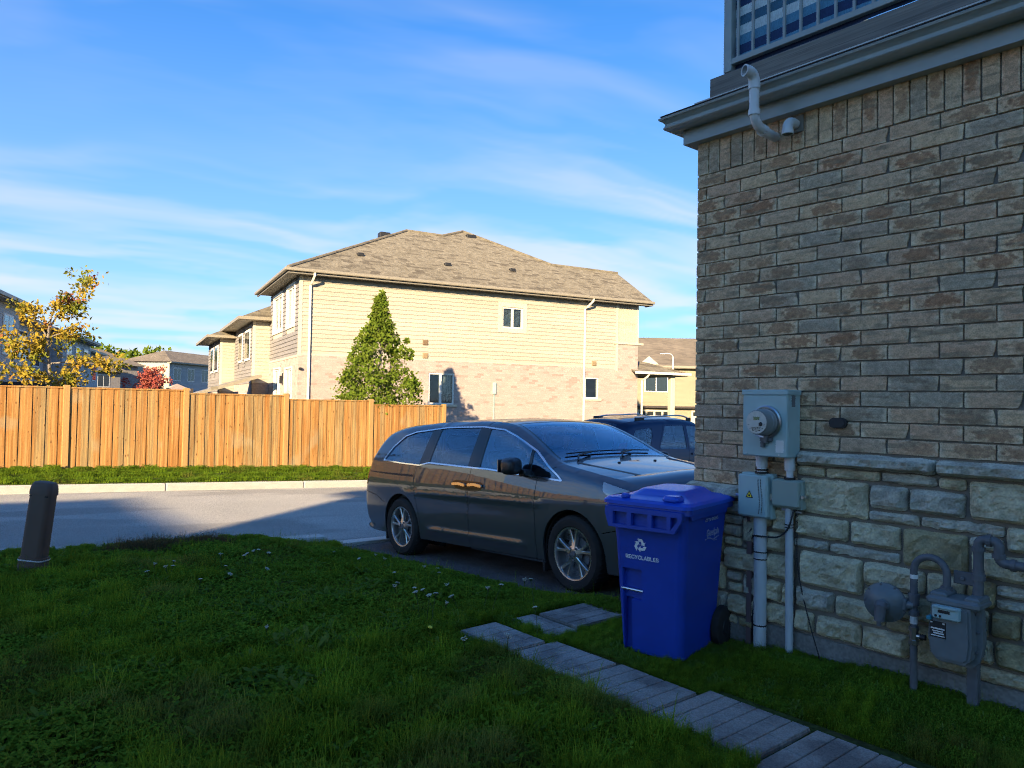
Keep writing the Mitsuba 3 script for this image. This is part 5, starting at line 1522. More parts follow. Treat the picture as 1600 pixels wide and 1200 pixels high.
part(VK, 'cowl', VAN.strip(a_cowl, P_(1.34, 1.197), -.93, .93, -.004), 'mat_black_satin', 40)
part(VK, 'windscreen', VAN.strip(P_(1.30, 1.182), a_roof, -.945, .945, -.003), 'mat_windscreen', True)
for s_ in (-1, 1):
    part(VK, 'front_pillar', VAN.strip(a_cowl, a_roof, min(s_ * .945, s_ * 1.0), max(s_ * .945, s_ * 1.0), 0, 4), 'mat_van_paint', 40)
    part(VK, 'windscreen_border', VAN.strip(P_(1.34, 1.197), a_roof, min(s_ * .92, s_ * .945), max(s_ * .92, s_ * .945), .001, 3), 'mat_gloss_black', 40)
part(VK, 'roof', VAN.strip(a_roof, a_tail), 'mat_van_paint', 40)
part(VK, 'rear_window', VAN.strip(a_tail, a_tail2, -.93, .93, -.002), 'mat_tint', True)
for s_ in (-1, 1):
    part(VK, 'rear_pillar', VAN.strip(a_tail, a_tail2, min(s_ * .93, s_ * 1.0), max(s_ * .93, s_ * 1.0), 0, 4), 'mat_van_paint', 40)
part(VK, 'tailgate', VAN.strip(a_tail2, a_bump), 'mat_van_paint', 40)
part(VK, 'rear_bumper', VAN.strip(a_bump + .002, 1.0), 'mat_van_paint', 40)
part(VK, 'underbody', VAN.box(.35, 4.85, -.62, .62, .19, .32), 'mat_dark')
part(VK, 'cabin_floor', VAN.box(1.15, 4.8, -.88, .88, .40, .44), 'mat_dark')
part(VK, 'cabin_lining', cat(VAN.box(1.3, 4.7, .86, .89, .44, .98), VAN.box(1.3, 4.7, -.89, -.86, .44, .98), VAN.box(4.72, 4.75, -.86, .86, .44, 1.0)), 'mat_seat')
part(VK, 'dashboard', VAN.box(1.18, 1.75, -.84, .84, .75, 1.10, bev=.06), 'mat_seat')
for s_, t_ in ((2.35, -.40), (2.35, .40), (3.25, -.42), (3.25, .42), (4.15, -.42), (4.15, .42)):
    st = part(VK, 'seat', moved(cat(box(s_ - .35, s_ + .15, t_ - .25, t_ + .25, .50, .72, .06), moved(box(-.07, .07, -.25, .25, 0, .62, .05), trimesh.transformations.translation_matrix((s_ + .16, t_, .66)) @ trimesh.transformations.rotation_matrix(.24, (0, 1, 0)))), VM), 'mat_seat')
    part(st, 'headrest', moved(cat(box(s_ + .27, s_ + .37, t_ - .14, t_ + .14, 1.26, 1.46, .04), box(s_ + .30, s_ + .32, t_ - .06, t_ - .045, 1.2, 1.28), box(s_ + .30, s_ + .32, t_ + .045, t_ + .06, 1.2, 1.28)), VM), 'mat_seat')
part(VK, 'rear_view_mirror', VAN.box(1.92, 1.95, -.12, .12, 1.43, 1.50, bev=.01), 'mat_black')
part(VK, 'steering_wheel', moved(lathe([(.17, -.012), (.19, 0), (.17, .012), (.155, 0), (.17, -.012)], (1.86, -.38, 1.02), (1, 0, .5), 28), VM), 'mat_black', 40)
# wipers and washer jets on the hood
def hood_pt(S, Z, v, off):
    i = int(round(P_(S, Z) * 419))
    q = VAN.line[i]
    tg = np.gradient(VAN.line, axis=0)[i]
    tg /= np.linalg.norm(tg)
    n_ = V(-tg[1], tg[0])
    o = VAN.crown * (1 - abs(v) ** 2.2) + off
    return V(q[0] + n_[0] * o, float(VAN.w(q[0], q[1])) * v, q[1] + n_[1] * o)


for v0, v1, v2 in ((.78, .40, -.02), (.02, -.35, -.72)):
    arm = [hood_pt(1.22, 1.165, v0, .012), hood_pt(1.30, 1.195, v0 * .75 + v1 * .25, .03), hood_pt(1.36, 1.225, v1, .022)]
    bl = [hood_pt(1.38, 1.236, v, .016) for v in np.linspace(v0 + .02, v2, 10)]
    part(VK, 'wiper', moved(cat(tube(arm, .010, 8), tube(bl, .007, 6)), VM), 'mat_black', 40)
for v in (.34, -.30):
    part(VK, 'washer_jet', moved(box(*(lambda c: (c[0] - .014, c[0] + .014, c[1] - .012, c[1] + .012, c[2] - .01, c[2] + .012))(hood_pt(1.02, 1.125, v, .0)), bev=.004), VM), 'mat_black')
# pressed creases of the hood
for s_ in (-1, 1):
    cr = [hood_pt(S, Z, s_ * v, .001) for S, Z, v in ((1.20, 1.16, .80), (.9, 1.10, .74), (.6, 1.045, .66), (.38, .995, .58))]
    part(VK, 'hood_crease', moved(tube(smooth_path(cr, 16), .007, 6), VM), 'mat_van_paint', 60)

# ---- the dark SUV parked at the near kerb of the street, nose to the right
SM_ = car_frame((11.40, 7.72, float(z_street(8.4, 7.7)) + 0.035), PI, 0.0)
STOP = [(.30, .28), (.06, .32), (.02, .55), (.04, .80), (.14, .98), (.40, 1.05), (.85, 1.11), (1.15, 1.17), (1.28, 1.25), (1.55, 1.48), (1.80, 1.66), (2.0, 1.725), (2.6, 1.77), (3.3, 1.765), (3.95, 1.72), (4.22, 1.68), (4.32, 1.58), (4.42, 1.30), (4.50, 1.08), (4.55, .95), (4.58, .70), (4.58, .45), (4.50, .34), (4.35, .30)]
SUV = Car(SM_, STOP, .92, ([0, 1.2, 4.6], [1.10, 1.10, 1.16]), .16, .006, 4.58, [(.95, .40), (3.62, .40)], .28, .16, .10)
SK = thing('suv', 'dark blue sport utility vehicle with roof rails half hidden behind the brick corner', 'car')
sside = SUV.poly.intersection(sg.box(-1, .28, 6, 3))
for c, r in SUV.arches:
    sside = sside.difference(sg.Point(c, .36).buffer(r, 32)).difference(sg.box(c - r, 0, c + r, .36))
WIN = [sg.Polygon([(1.45, 1.13), (1.62, 1.30), (1.90, 1.60), (2.28, 1.63), (2.28, 1.14)]), sg.Polygon([(2.40, 1.14), (2.40, 1.63), (3.02, 1.62), (3.30, 1.18), (3.26, 1.15)]), sg.Polygon([(3.62, 1.20), (3.50, 1.42), (3.48, 1.58), (3.98, 1.54), (4.12, 1.36), (4.16, 1.22)])]
WIN = [w_.buffer(-.03).buffer(.03) for w_ in WIN]
sb = sside.difference(so.unary_union(WIN).buffer(.006))
for l in (sg.LineString([(2.34, 1.68), (2.34, .75), (2.30, .2)]), sg.LineString([(3.06, 1.67), (3.36, 1.14), (3.30, .8), (3.1, .3)]), sg.LineString([(1.38, 1.2), (1.34, .2)])):
    sb = sb.difference(l.buffer(GAP, cap_style=2))
for sd in (-1, 1):
    for g in getattr(sb, 'geoms', [sb]):
        if g.area > .003:
            cx = g.centroid.x
            part(SK, 'front_door' if 1.4 < cx < 2.3 and g.area < 1.0 else 'rear_door' if 2.3 < cx < 3.2 and g.area < 1.2 else 'fender' if cx < 1.4 else 'quarter_panel', SUV.panel(g, sd, res=.06), 'mat_suv_paint', 40)
    for g in WIN:
        part(SK, 'side_window', SUV.panel(g.buffer(.006), sd, .003, -.008, .06), 'mat_tint_dark', 40)
    for c, r in SUV.arches:
        part(SK, 'wheel_arch', SUV.box(c - r, c + r, sd * .55 - .01, sd * .55 + .01, .1, .36 + r), 'mat_dark')
        wheel(SUV, SK, c, sd, R=.36, rim=.23, face=.91)
    rail = [V(1.95, sd * .60, 1.76), V(2.05, sd * .60, 1.80), V(2.8, sd * .605, 1.835), V(3.4, sd * .60, 1.82), V(3.75, sd * .59, 1.775)]
    part(SK, 'roof_rail', moved(tube(smooth_path(rail, 24), .017, 10), SM_), 'mat_steel', 50)
    part(SK, 'rail_foot', SUV.box(1.92, 2.08, sd * .585, sd * .62, 1.72, 1.80, bev=.012), 'mat_black')
    part(SK, 'rail_foot', SUV.box(3.52, 3.80, sd * .57, sd * .62, 1.69, 1.805, bev=.012), 'mat_black')
    part(SK, 'door_handle', SUV.panel(sg.LineString([(2.10, 1.02), (2.24, 1.02)]).buffer(.018), sd, .03, .03, .05), 'mat_suv_paint', 40)
    part(SK, 'door_handle', SUV.panel(sg.LineString([(3.0, 1.03), (3.16, 1.03)]).buffer(.018), sd, .03, .03, .05), 'mat_suv_paint', 40)
    part(SK, 'side_molding', SUV.panel(sg.box(1.40, .70, 3.22, .78), sd, .02, .012, .08), 'mat_black_satin', 40)
    part(SK, 'tail_lamp', SUV.panel(sg.Polygon([(4.28, 1.30), (4.40, 1.28), (4.53, .96), (4.40, .95)]).intersection(SUV.poly.buffer(-.002)), sd, .02, .004, .04), 'mat_red_lamp', 40)
Q_ = SUV.par
part(SK, 'front', SUV.strip(0, Q_(.14, .98)), 'mat_suv_paint', 40)
part(SK, 'hood', SUV.strip(Q_(.14, .98), Q_(1.15, 1.17)), 'mat_suv_paint', 40)
part(SK, 'windscreen', SUV.strip(Q_(1.15, 1.17), Q_(1.86, 1.685), -.94, .94, -.002), 'mat_windscreen', True)
for s_ in (-1, 1):
    part(SK, 'front_pillar', SUV.strip(Q_(1.15, 1.17), Q_(1.86, 1.685), min(s_ * .94, s_), max(s_ * .94, s_), 0, 4), 'mat_suv_paint', 40)
    part(SK, 'rear_pillar', SUV.strip(Q_(4.27, 1.64), Q_(4.50, 1.08), min(s_ * .90, s_), max(s_ * .90, s_), 0, 4), 'mat_suv_paint', 40)
part(SK, 'roof', SUV.strip(Q_(1.86, 1.685), Q_(4.27, 1.64)), 'mat_suv_paint', 40)
part(SK, 'rear_window', SUV.strip(Q_(4.27, 1.64), Q_(4.50, 1.08), -.90, .90, -.002), 'mat_tint', True)
part(SK, 'rear', SUV.strip(Q_(4.50, 1.08), 1.0), 'mat_suv_paint', 40)
part(SK, 'cabin', cat(SUV.box(.5, 4.4, -.7, .7, .25, .5), SUV.box(1.3, 4.3, .84, .86, .5, 1.1), SUV.box(1.3, 4.3, -.86, -.84, .5, 1.1), SUV.box(1.0, 1.6, -.8, .8, .7, 1.08, bev=.05)), 'mat_seat')
for s_, t_ in ((2.3, -.38), (2.3, .38), (3.2, -.38), (3.2, .38)):
    st = part(SK, 'seat', SUV.box(s_, s_ + .15, t_ - .24, t_ + .24, .6, 1.22, bev=.05), 'mat_seat')
    part(st, 'headrest', SUV.box(s_ + .03, s_ + .13, t_ - .13, t_ + .13, 1.26, 1.44, bev=.04), 'mat_seat')

# ------------------------------------------------------------------ lawn: tufts of grass, clover and broad weeds scattered as instances
def leaf_bsdf(key, fn, rough=.5, trans=.9):
    scene[key] = {'type': 'principledthin', 'base_color': proc(fn), 'roughness': rough, 'diff_trans': trans, 'spec_trans': 0.0, 'eta': 1.4}


leaf_bsdf('mat_grass', lambda p, n, uv: mix(mix((0.12, 0.225, 0.014), (0.23, 0.32, 0.028), noise(p.x * 90, p.y * 90)), (0.20, 0.185, 0.055), smoothstep(.55, .8, fbm(p.x * 1.6, p.y * 1.6, 1, 3)) * .6) * (.7 + .6 * noise(p.x * 4, p.y * 4, 3)))
leaf_bsdf('mat_clover', lambda p, n, uv: mix((0.09, 0.20, 0.018), (0.22, 0.32, 0.034), noise(p.x * 60, p.y * 60)) * (.75 + .5 * noise(p.x * 5, p.y * 5, 9)))
leaf_bsdf('mat_weed', lambda p, n, uv: mix((0.09, 0.19, 0.03), (0.18, 0.24, 0.05), noise(p.x * 6, p.y * 6, 2)))
leaf_bsdf('mat_dry_grass', lambda p, n, uv: mix((0.13, 0.085, 0.045), (0.10, 0.10, 0.04), noise(p.x * 25, p.y * 25)))


def blades(rng, n, R, h0, h1, w, lean, round_=False):
    """n bent blades of three segments in a disc of radius R (or a square)"""
    x, y = rng.uniform(-R, R, n), rng.uniform(-R, R, n)
    a = rng.uniform(0, 2 * PI, n)
    h = rng.uniform(h0, h1, n) * (0.6 + 0.8 * meshkit.noise(np.stack([x * 9, y * 9, x * 0], -1), 3))
    l = rng.uniform(.1, 1, n) * lean * h
    wd = w * rng.uniform(.7, 1.3, n)
    d = np.stack([np.cos(a), np.sin(a), 0 * a], 1)
    s = np.stack([-np.sin(a), np.cos(a), 0 * a], 1)
    base = np.stack([x, y, 0 * x - .01], 1)
    V_, lev = [], ((0, 0, 1.0), (.45, .22, .9), (.8, .6, .55), (1.0, 1.0, 0.0))
    for t, q, ww in lev:
        c = base + d * (l * q)[:, None] + np.array([0, 0, 1.0]) * (h * (t - .25 * q * q * (l / (h + 1e-6))))[:, None]
        if ww > 0:
            V_ += [c - s * (wd * ww)[:, None] * .5, c + s * (wd * ww)[:, None] * .5]
        else:
            V_ += [c]
    k = len(V_)
    v = np.stack(V_, 1).reshape(-1, 3)
    o = (np.arange(n) * k)[:, None]
    tri = np.array([[0, 1, 3], [0, 3, 2], [2, 3, 5], [2, 5, 4], [4, 5, 6]])
    f = (o[:, None, :] + tri[None]).reshape(-1, 3)
    return trimesh.Trimesh(v, f, process=False)


def leaflets(rng, n, R, zlo, zhi, size, per=3, tilt=.5, long=1.0):
    """rosettes of small leaves on short stalks"""
    vs, fs = [], []
    b = 0
    for i in range(n):
        c = V(rng.uniform(-R, R), rng.uniform(-R, R), rng.uniform(zlo, zhi))
        t0 = rng.uniform(0, 2 * PI)
        sz = size * rng.uniform(.6, 1.3)
        for k in range(per):
            t = t0 + k * 2 * PI / per + rng.uniform(-.25, .25)
            d = V(math.cos(t), math.sin(t), rng.uniform(-tilt, tilt))
            s = V(-math.sin(t), math.cos(t), rng.uniform(-.3, .3))
            d *= sz * long
            s *= sz * .42
            up = V(0, 0, sz * .12)
            vs += [c, c + d * .35 + s * .8 + up, c + d * .75 + s + up * .5, c + d, c + d * .75 - s + up * .5, c + d * .35 - s * .8 + up]
            fs += [[b, b + 1, b + 5], [b + 1, b + 2, b + 4], [b + 1, b + 4, b + 5], [b + 2, b + 3, b + 4]]
            b += 6
    return trimesh.Trimesh(np.array(vs), fs, process=False)


PS_ = .5
# patch kinds: short turf, clover, tall grass, broad weeds, mixed, thin turf with dead blades
KINDS_ = [(2200, .03, .085, 300, 6, 110), (1100, .03, .07, 1250, 5, 60), (2300, .05, .14, 200, 4, 320), (1700, .03, .085, 450, 40, 130), (1900, .03, .10, 600, 16, 200), (1500, .025, .065, 300, 5, 50)]
for k, (nb, h0, h1, nc, nw, nt) in enumerate(KINDS_):
    r = np.random.default_rng(40 + k)
    scene[f'grass_patch_{k}'] = {'type': 'shapegroup', 'a': mikit.ply(blades(r, nb, PS_ * .56, h0, h1, .0056, .95), 'mat_grass'),
                                 'b': mikit.ply(leaflets(r, nc, PS_ * .56, .02, .08, .021, 3, .75), 'mat_clover'),
                                 'c': mikit.ply(leaflets(r, nw, PS_ * .5, .02, .07, .034, 5, .8, 2.0), 'mat_weed'),
                                 'd': mikit.ply(blades(r, nt, PS_ * .55, .10, .19, .0045, 1.3), 'mat_grass'),
                                 'e': mikit.ply(blades(r, 160 if k == 5 else 45, PS_ * .55, .02, .08, .0035, 2.0), 'mat_dry_grass')}
rd = np.random.default_rng(77)
scene['verge_patch'] = {'type': 'shapegroup', 'a': mikit.ply(blades(rd, 900, PS_ * .56, .04, .10, .009, .9), 'mat_grass'), 'b': mikit.ply(leaflets(rd, 130, PS_ * .55, .03, .08, .03), 'mat_clover')}
scene['dry_patch'] = {'type': 'shapegroup', 'a': mikit.ply(blades(rd, 500, .22, .08, .22, .004, .8), 'mat_dry_grass'), 'b': mikit.ply(leaflets(rd, 60, .2, .05, .15, .02), 'mat_dry_grass')}


def inst(key, group, x, y, z, rz, sc=1.0, sz=1.0, rx=0.0, ry=0.0):
    scene[key] = {'type': 'instance', 'shapegroup': {'type': 'ref', 'id': group}, 'to_world': T4().translate([float(x), float(y), float(z)]).rotate([1, 0, 0], float(rx)).rotate([0, 1, 0], float(ry)).rotate([0, 0, 1], float(rz)).scale([float(sc), float(sc), float(sc * sz)])}


labels['lawn_grass'] = {'label': 'dark green shaded lawn of grass, clover and weeds', 'category': 'grass', 'kind': 'stuff'}
SLAB_HOLES = [(a, b, c, d) for a, b, c, d, _ in SLABS]
i = 0
rg = np.random.default_rng(8)


def near_patch(x, y, step):
    global i
    for a, b, c, d in SLAB_HOLES:
        m_ = step * .5 - .012
        if x > a - m_ and x < b + m_ and y > c - m_ and y < d + m_:
            return False
    return True


def patch_kind(x, y):
    a = float(meshkit.fbm(np.array([x * .55, y * .55, 1.0]), 3, 12)) + rg.uniform(-.12, .12)
    b = float(meshkit.fbm(np.array([x * .5 + 9, y * .5, 4.0]), 3, 5)) + rg.uniform(-.12, .12)
    if a > .56:
        return 1
    if b > .57:
        return 2
    if a < .40:
        return 3 if y < 2.5 else 5
    return 4 if b > .47 else 0


def lay(x, y, sc):
    global i
    i += 1
    z = float(z_lawn(x, y))
    e = .1
    gxs, gys = float(z_lawn(x + e, y) - z_lawn(x - e, y)) / (2 * e), float(z_lawn(x, y + e) - z_lawn(x, y - e)) / (2 * e)
    inst(f'lawn_grass__{i:03d}', f'grass_patch_{patch_kind(x, y)}', x, y, z - .004, rg.integers(4) * 90, sc, rg.uniform(.8, 1.25) * (1.0 if sc > .9 else .8 / sc ** .9 * (.55 if x > -1.2 and y > -1.2 and y < .6 else 1)), math.degrees(math.atan(gys)), -math.degrees(math.atan(gxs)))


XE, YE = .09, 5.93
for x in np.arange(-12, XE, PS_):
    for y in np.arange(-4.5, YE, PS_):
        cx, cy = x + PS_ / 2, y + PS_ / 2
        if cx > -PS_ and cy < .2:      # beside the wall: finer below
            continue
        if cx + PS_ / 2 > XE or cy + PS_ / 2 > YE:
            continue
        if np.hypot(cx + 1.0, cy + .4) < 2.6 and any(cx > a - .36 and cx < b + .36 and cy > c - .36 and cy < d + .36 for a, b, c, d in SLAB_HOLES):
            for sx in (-.1875, -.0625, .0625, .1875):
                for sy in (-.1875, -.0625, .0625, .1875):
                    qx, qy = cx + sx, cy + sy
                    if near_patch(qx, qy, .125):
                        lay(qx, qy, .25)
            continue
        if cy < -2.5 and cx < -5.5:
            continue
        lay(cx + rg.uniform(-.02, .02), cy + rg.uniform(-.02, .02), 1.0)
# the strip along the wall, the driveway edge and the kerb edge
for x in np.arange(-.9375, -.03, .125):
    for y in np.arange(-4.4, .3, .125):
        if x < -PS_ and y < .2 and x < -.5:
            pass
        if near_patch(x, y, .125) and (x > -.5) and not (y > .2):
            lay(x, y, .25)
for y in np.arange(.1, YE, .25):
    lay(XE - .10, y + .1, .5)
    if rg.random() < .7:
        lay(XE - .02 + rg.uniform(-.03, .03), y, .22)
for x in np.arange(-12, XE, .25):
    lay(x + .12, YE - .02, .5)
    lay(x + rg.uniform(0, .2), YE + .13, .25)
labels['verge_grass'] = {'label': 'sunlit bright green grass strip between the kerb and the fence', 'category': 'grass', 'kind': 'stuff'}
k = 0
for x in np.arange(-16, 9, .5):
    for y in (Y_FAR + .42, Y_FAR + .9, Y_FAR + 1.38, Y_FAR + 1.72):
        k += 1
        inst(f'verge_grass__{k:03d}', 'verge_patch', x + rg.uniform(-.1, .1), y, float(z_back(x, y)) - .01, rg.integers(4) * 90, 1.0, rg.uniform(.6, 1.2), 0, -2.4)
labels['dry_weeds'] = {'label': 'brown dry weeds at the kerb edge of the lawn', 'category': 'weeds', 'kind': 'stuff'}
k = 0
for _ in range(26):
    x, y = rg.uniform(-2.55, -1.45), rg.uniform(5.35, 5.95)
    k += 1
    inst(f'dry_weeds__{k:03d}', 'dry_patch', x, y, float(z_lawn(x, y)), rg.uniform(0, 360), rg.uniform(.5, .9), rg.uniform(.7, 1.1))

# ------------------------------------------------------------------ white wild flowers in the lawn
mat('mat_petal', (0.40, 0.41, 0.33), 0.7)
mat('mat_petal_yellow', (0.65, 0.55, 0.05), 0.7)
leaf_bsdf('mat_stem', lambda p, n, uv: mix((0.07, 0.12, 0.04), (0.11, 0.14, 0.06), noise(p.x * 50, p.y * 50, p.z * 50)))


def umbel(x, y, h, r, lean, rng, bud=False):
    z = float(z_lawn(x, y))
    top = V(x + lean[0] * h, y + lean[1] * h, z + h)
    st = smooth_path([(x, y, z - .02), (x + lean[0] * h * .25, y + lean[1] * h * .25, z + h * .5), top], 8)
    stem = [tube(st, [.0022] * 8, 5)]
    fl = []
    nrm = V(lean[0] + rng.uniform(-.3, .3), lean[1] + rng.uniform(-.3, .3), 1)
    a, b, d = frame(nrm)
    n = 18 if not bud else 10
    for q in range(n):
        t = q * 2.399
        rr = r * math.sqrt((q + .5) / n)
        c = top + a * rr * math.cos(t) + b * rr * math.sin(t) + d * (.018 - .3 * rr * (rr / r) + (.03 * (rr / r) if bud else 0))
        stem.append(tube([top - d * .01, c], .0008, 3, False))
        m = trimesh.creation.icosphere(0, .0052 if not bud else .006)
        m.vertices = m.vertices * V(1, 1, .5) + c
        fl.append(m)
    return cat(stem), cat(fl)


FL = []
fr = np.random.default_rng(31)
# clusters on the lawn as seen: left centre, centre, and along the path
for cx, cy, n, sp, h, r, where in ((-2.3, 3.6, 9, .40, .12, .022, 'in the cluster beside the pedestal side of the lawn'), (-1.75, 4.0, 6, .3, .14, .02, "in the loose cluster left of the lawn's rounded end"), (-1.15, 1.05, 10, .38, .20, .022, 'in the tall cluster left of the path slabs'), (-1.3, .35, 6, .2, .2, .027, 'beside the third path slab'), (-1.0, 2.2, 5, .5, .10, .02, 'in the lawn between the van and the path'), (-2.0, 1.6, 3, .6, .10, .018, 'in the open middle of the lawn'), (-.5, 2.6, 3, .4, .10, .02, 'close to the driveway edge'), (-.35, 3.9, 4, .5, .10, .02, 'near the rear wheel of the van')):
    for _ in range(n):
        FL.append((cx + fr.normal(0, sp), cy + fr.normal(0, sp), h * fr.uniform(.7, 1.3), r * fr.uniform(.6, 1.05), where))
ok = [f for f in FL if f[0] < .1 and f[1] < 5.8 and near_patch(f[0], f[1], .0)]
for x, y, h, r, where in ok:
    bud = fr.random() < .3
    s_, f_ = umbel(x, y, h, r, (fr.uniform(-.35, .35), fr.uniform(-.35, .35)), fr, bud)
    w_ = thing('wild_flower', f'white wild flower {where}', 'flower', f'white wild flowers {where}')
    part(w_, 'stem', s_, 'mat_stem')
    part(w_, 'bloom', f_, 'mat_petal')
x, y = -1.6, .9
yf = thing('wild_flower', 'single yellow flower in the shaded lawn', 'flower')
z = float(z_lawn(x, y))
part(yf, 'stem', tube([(x, y, z), (x, y, z + .11)], .002, 5), 'mat_stem')
part(yf, 'bloom', lathe([(0, .004), (.014, .006), (.016, .0), (0, -.006)], (x, y, z + .112), (.1, -.3, 1), 12), 'mat_petal_yellow')

# ------------------------------------------------------------------ trees


def leaf_cloud(centers, radii, n, size, rng, squash=1.0, long=1.5):
    """n leaves (a folded diamond each) round the centres"""
    k = rng.integers(0, len(centers), n)
    d = rng.normal(0, 1, (n, 3))
    d /= np.linalg.norm(d, axis=1, keepdims=True)
    rr = rng.uniform(0.25, 1, n) ** .6
    c = np.asarray(centers)[k] + d * (np.asarray(radii)[k] * rr)[:, None] * np.array([1, 1, squash])
    a = rng.normal(0, 1, (n, 3)) + d * .6 + np.array([0, 0, -.35])
    a /= np.linalg.norm(a, axis=1, keepdims=True)
    b = np.cross(a, rng.normal(0, 1, (n, 3)))
    b /= np.linalg.norm(b, axis=1, keepdims=True)
    nn = np.cross(a, b)
    s = size * rng.uniform(.6, 1.3, n)[:, None]
    v = np.stack([c, c + a * s * long * .45 + b * s * .5 + nn * s * .12, c + a * s * long, c + a * s * long * .45 - b * s * .5 + nn * s * .12], 1).reshape(-1, 3)
    o = (np.arange(n) * 4)[:, None]
    return trimesh.Trimesh(v, np.vstack([o + np.array([[0, 1, 2]]), o + np.array([[0, 2, 3]])]), process=False)


mat('mat_bark', lambda p, n, uv: mix((0.30, 0.26, 0.22), (0.17, 0.145, 0.12), fbm(p.x * 20, p.y * 20, p.z * 6, 3)), .9)
leaf_bsdf('mat_leaf_green', lambda p, n, uv: mix((0.085, 0.155, 0.016), (0.215, 0.265, 0.04), noise(p.x * 9, p.y * 9, p.z * 9)) * (.7 + .5 * noise(p.x * 40, p.y * 40, p.z * 40)), .5, .5)
leaf_bsdf('mat_leaf_gold', lambda p, n, uv: mix(mix((0.44, 0.31, 0.045), (0.22, 0.24, 0.035), smoothstep(.42, .64, fbm(p.x * 2.2, p.y * 2.2, p.z * 2.2, 3))), (0.36, 0.13, 0.06), smoothstep(.72, .86, noise(p.x * 3.1, p.y * 3.1, p.z * 3.1 + 7))) * (.7 + .5 * noise(p.x * 40, p.y * 40, p.z * 40)), .5, .5)
leaf_bsdf('mat_leaf_red', lambda p, n, uv: mix((0.42, 0.075, 0.075), (0.48, 0.17, 0.10), noise(p.x * 3, p.y * 3, p.z * 3)), .5, .5)
rt_ = np.random.default_rng(17)

# conical green tree behind the fence
GT = thing('conical_tree', 'bushy conical green tree in front of the beige house', 'tree')
tx, ty = 6.52, 15.95
part(GT, 'trunk', tube([(tx, ty, -.5), (tx + .02, ty, 1.2), (tx + .03, ty, 3.2), (tx + .08, ty, 4.5)], [.07, .055, .03, .008], 8), 'mat_bark', 40)
C, Rr = [], []
for q in range(290):
    t = rt_.uniform(0, 1) ** 1.15
    z = 1.25 + t * 3.3 if q % 9 else 3.4 + rt_.uniform(0, 1.15)
    rad = float(np.interp(z, [1.25, 1.6, 2.5, 2.9, 3.25, 3.6, 3.9, 4.55], [0.98, 1.18, 1.17, 1.0, .74, .40, .16, .04]))
    a = rt_.uniform(0, 2 * PI)
    r0 = rad * math.sqrt(rt_.uniform(.12, 1))
    C.append((tx + r0 * math.cos(a), ty + r0 * math.sin(a) * .9, z - .12 * r0))
    Rr.append((.12 + .10 * (1 - t)) * rt_.uniform(.6, 1.6))
C += [(tx + .06, ty, z) for z in np.linspace(4.3, 4.72, 5)] + [(tx - .62, ty - .2, 3.55), (tx - .55, ty - .2, 3.4), (tx - .95, ty - .1, 2.9), (tx + .7, ty - .3, 3.35), (tx - 1.15, ty - .2, 2.3)]
Rr += [.06] * 5 + [.08] * 5
part(GT, 'crown', leaf_cloud(C, Rr, 13000, .070, rt_, long=1.5), 'mat_leaf_green')
br = []
for q in range(26):
    z = 1.2 + 2.9 * q / 26
    a = q * 2.4
    l = 1.0 * (1 - (z - 1.2) / 3.6)
    br.append(tube([(tx + .03, ty, z), (tx + .5 * l * math.cos(a), ty + .5 * l * math.sin(a), z + .22 * l), (tx + l * math.cos(a), ty + l * math.sin(a), z + .6 * l)], [.02, .012, .004], 5))
part(GT, 'branches', cat(br), 'mat_bark', kind='stuff')

# thin autumn tree at the left; branch ends from the photograph's outline, on a plane behind the fence
AT = thing('autumn_tree', 'thin leaning young tree with yellow and orange leaves behind the fence', 'tree')
ay = 17.3


def tp(u, z, dy=0.0):
    return V(u, ay + dy, z)


TR = [tp(-1.50, -.3), tp(-1.52, 1.7), tp(-1.56, 2.3), tp(-1.60, 2.9), tp(-1.55, 3.4)]
part(AT, 'trunk', tube(smooth_path(TR, 16), np.linspace(.055, .022, 16), 8), 'mat_bark', 40)
LIMBS = [([TR[3], tp(-1.35, 3.55, .1), tp(-1.0, 4.0, .2), tp(-.78, 4.62, .15)], .026), ([TR[2], tp(-1.25, 2.35, -.2), tp(-.75, 2.35, -.3), tp(-.12, 2.33, -.3)], .022), ([TR[3], tp(-1.9, 3.4, .1), tp(-2.15, 3.72, .2)], .022),
         ([TR[2], tp(-2.0, 2.5, .2), tp(-2.5, 2.95, .3)], .022), ([TR[1], tp(-1.85, 2.05, -.1), tp(-2.3, 2.15, -.2)], .018), ([TR[4], tp(-1.4, 3.75, -.1), tp(-1.05, 3.65, -.3)], .016), ([TR[1], tp(-1.2, 1.95, .2), tp(-.9, 1.85, .2)], .014),
         ([TR[3], tp(-1.2, 3.05, -.2), tp(-.9, 3.0, -.2)], .015), ([TR[2], tp(-1.9, 2.75, -.3), tp(-2.3, 2.7, -.4)], .016)]
lb, CC, RR = [], [], []
for P, r in LIMBS:
    q = smooth_path(P, 12)
    part(AT, 'limb', tube(q, np.linspace(r, r * .25, 12), 6), 'mat_bark', 40)
    for j in range(4, 12):
        for _ in range(3):
            CC.append(q[j] + rt_.normal(0, .13, 3) * V(1, 1, .7))
            RR.append(rt_.uniform(.08, .16))
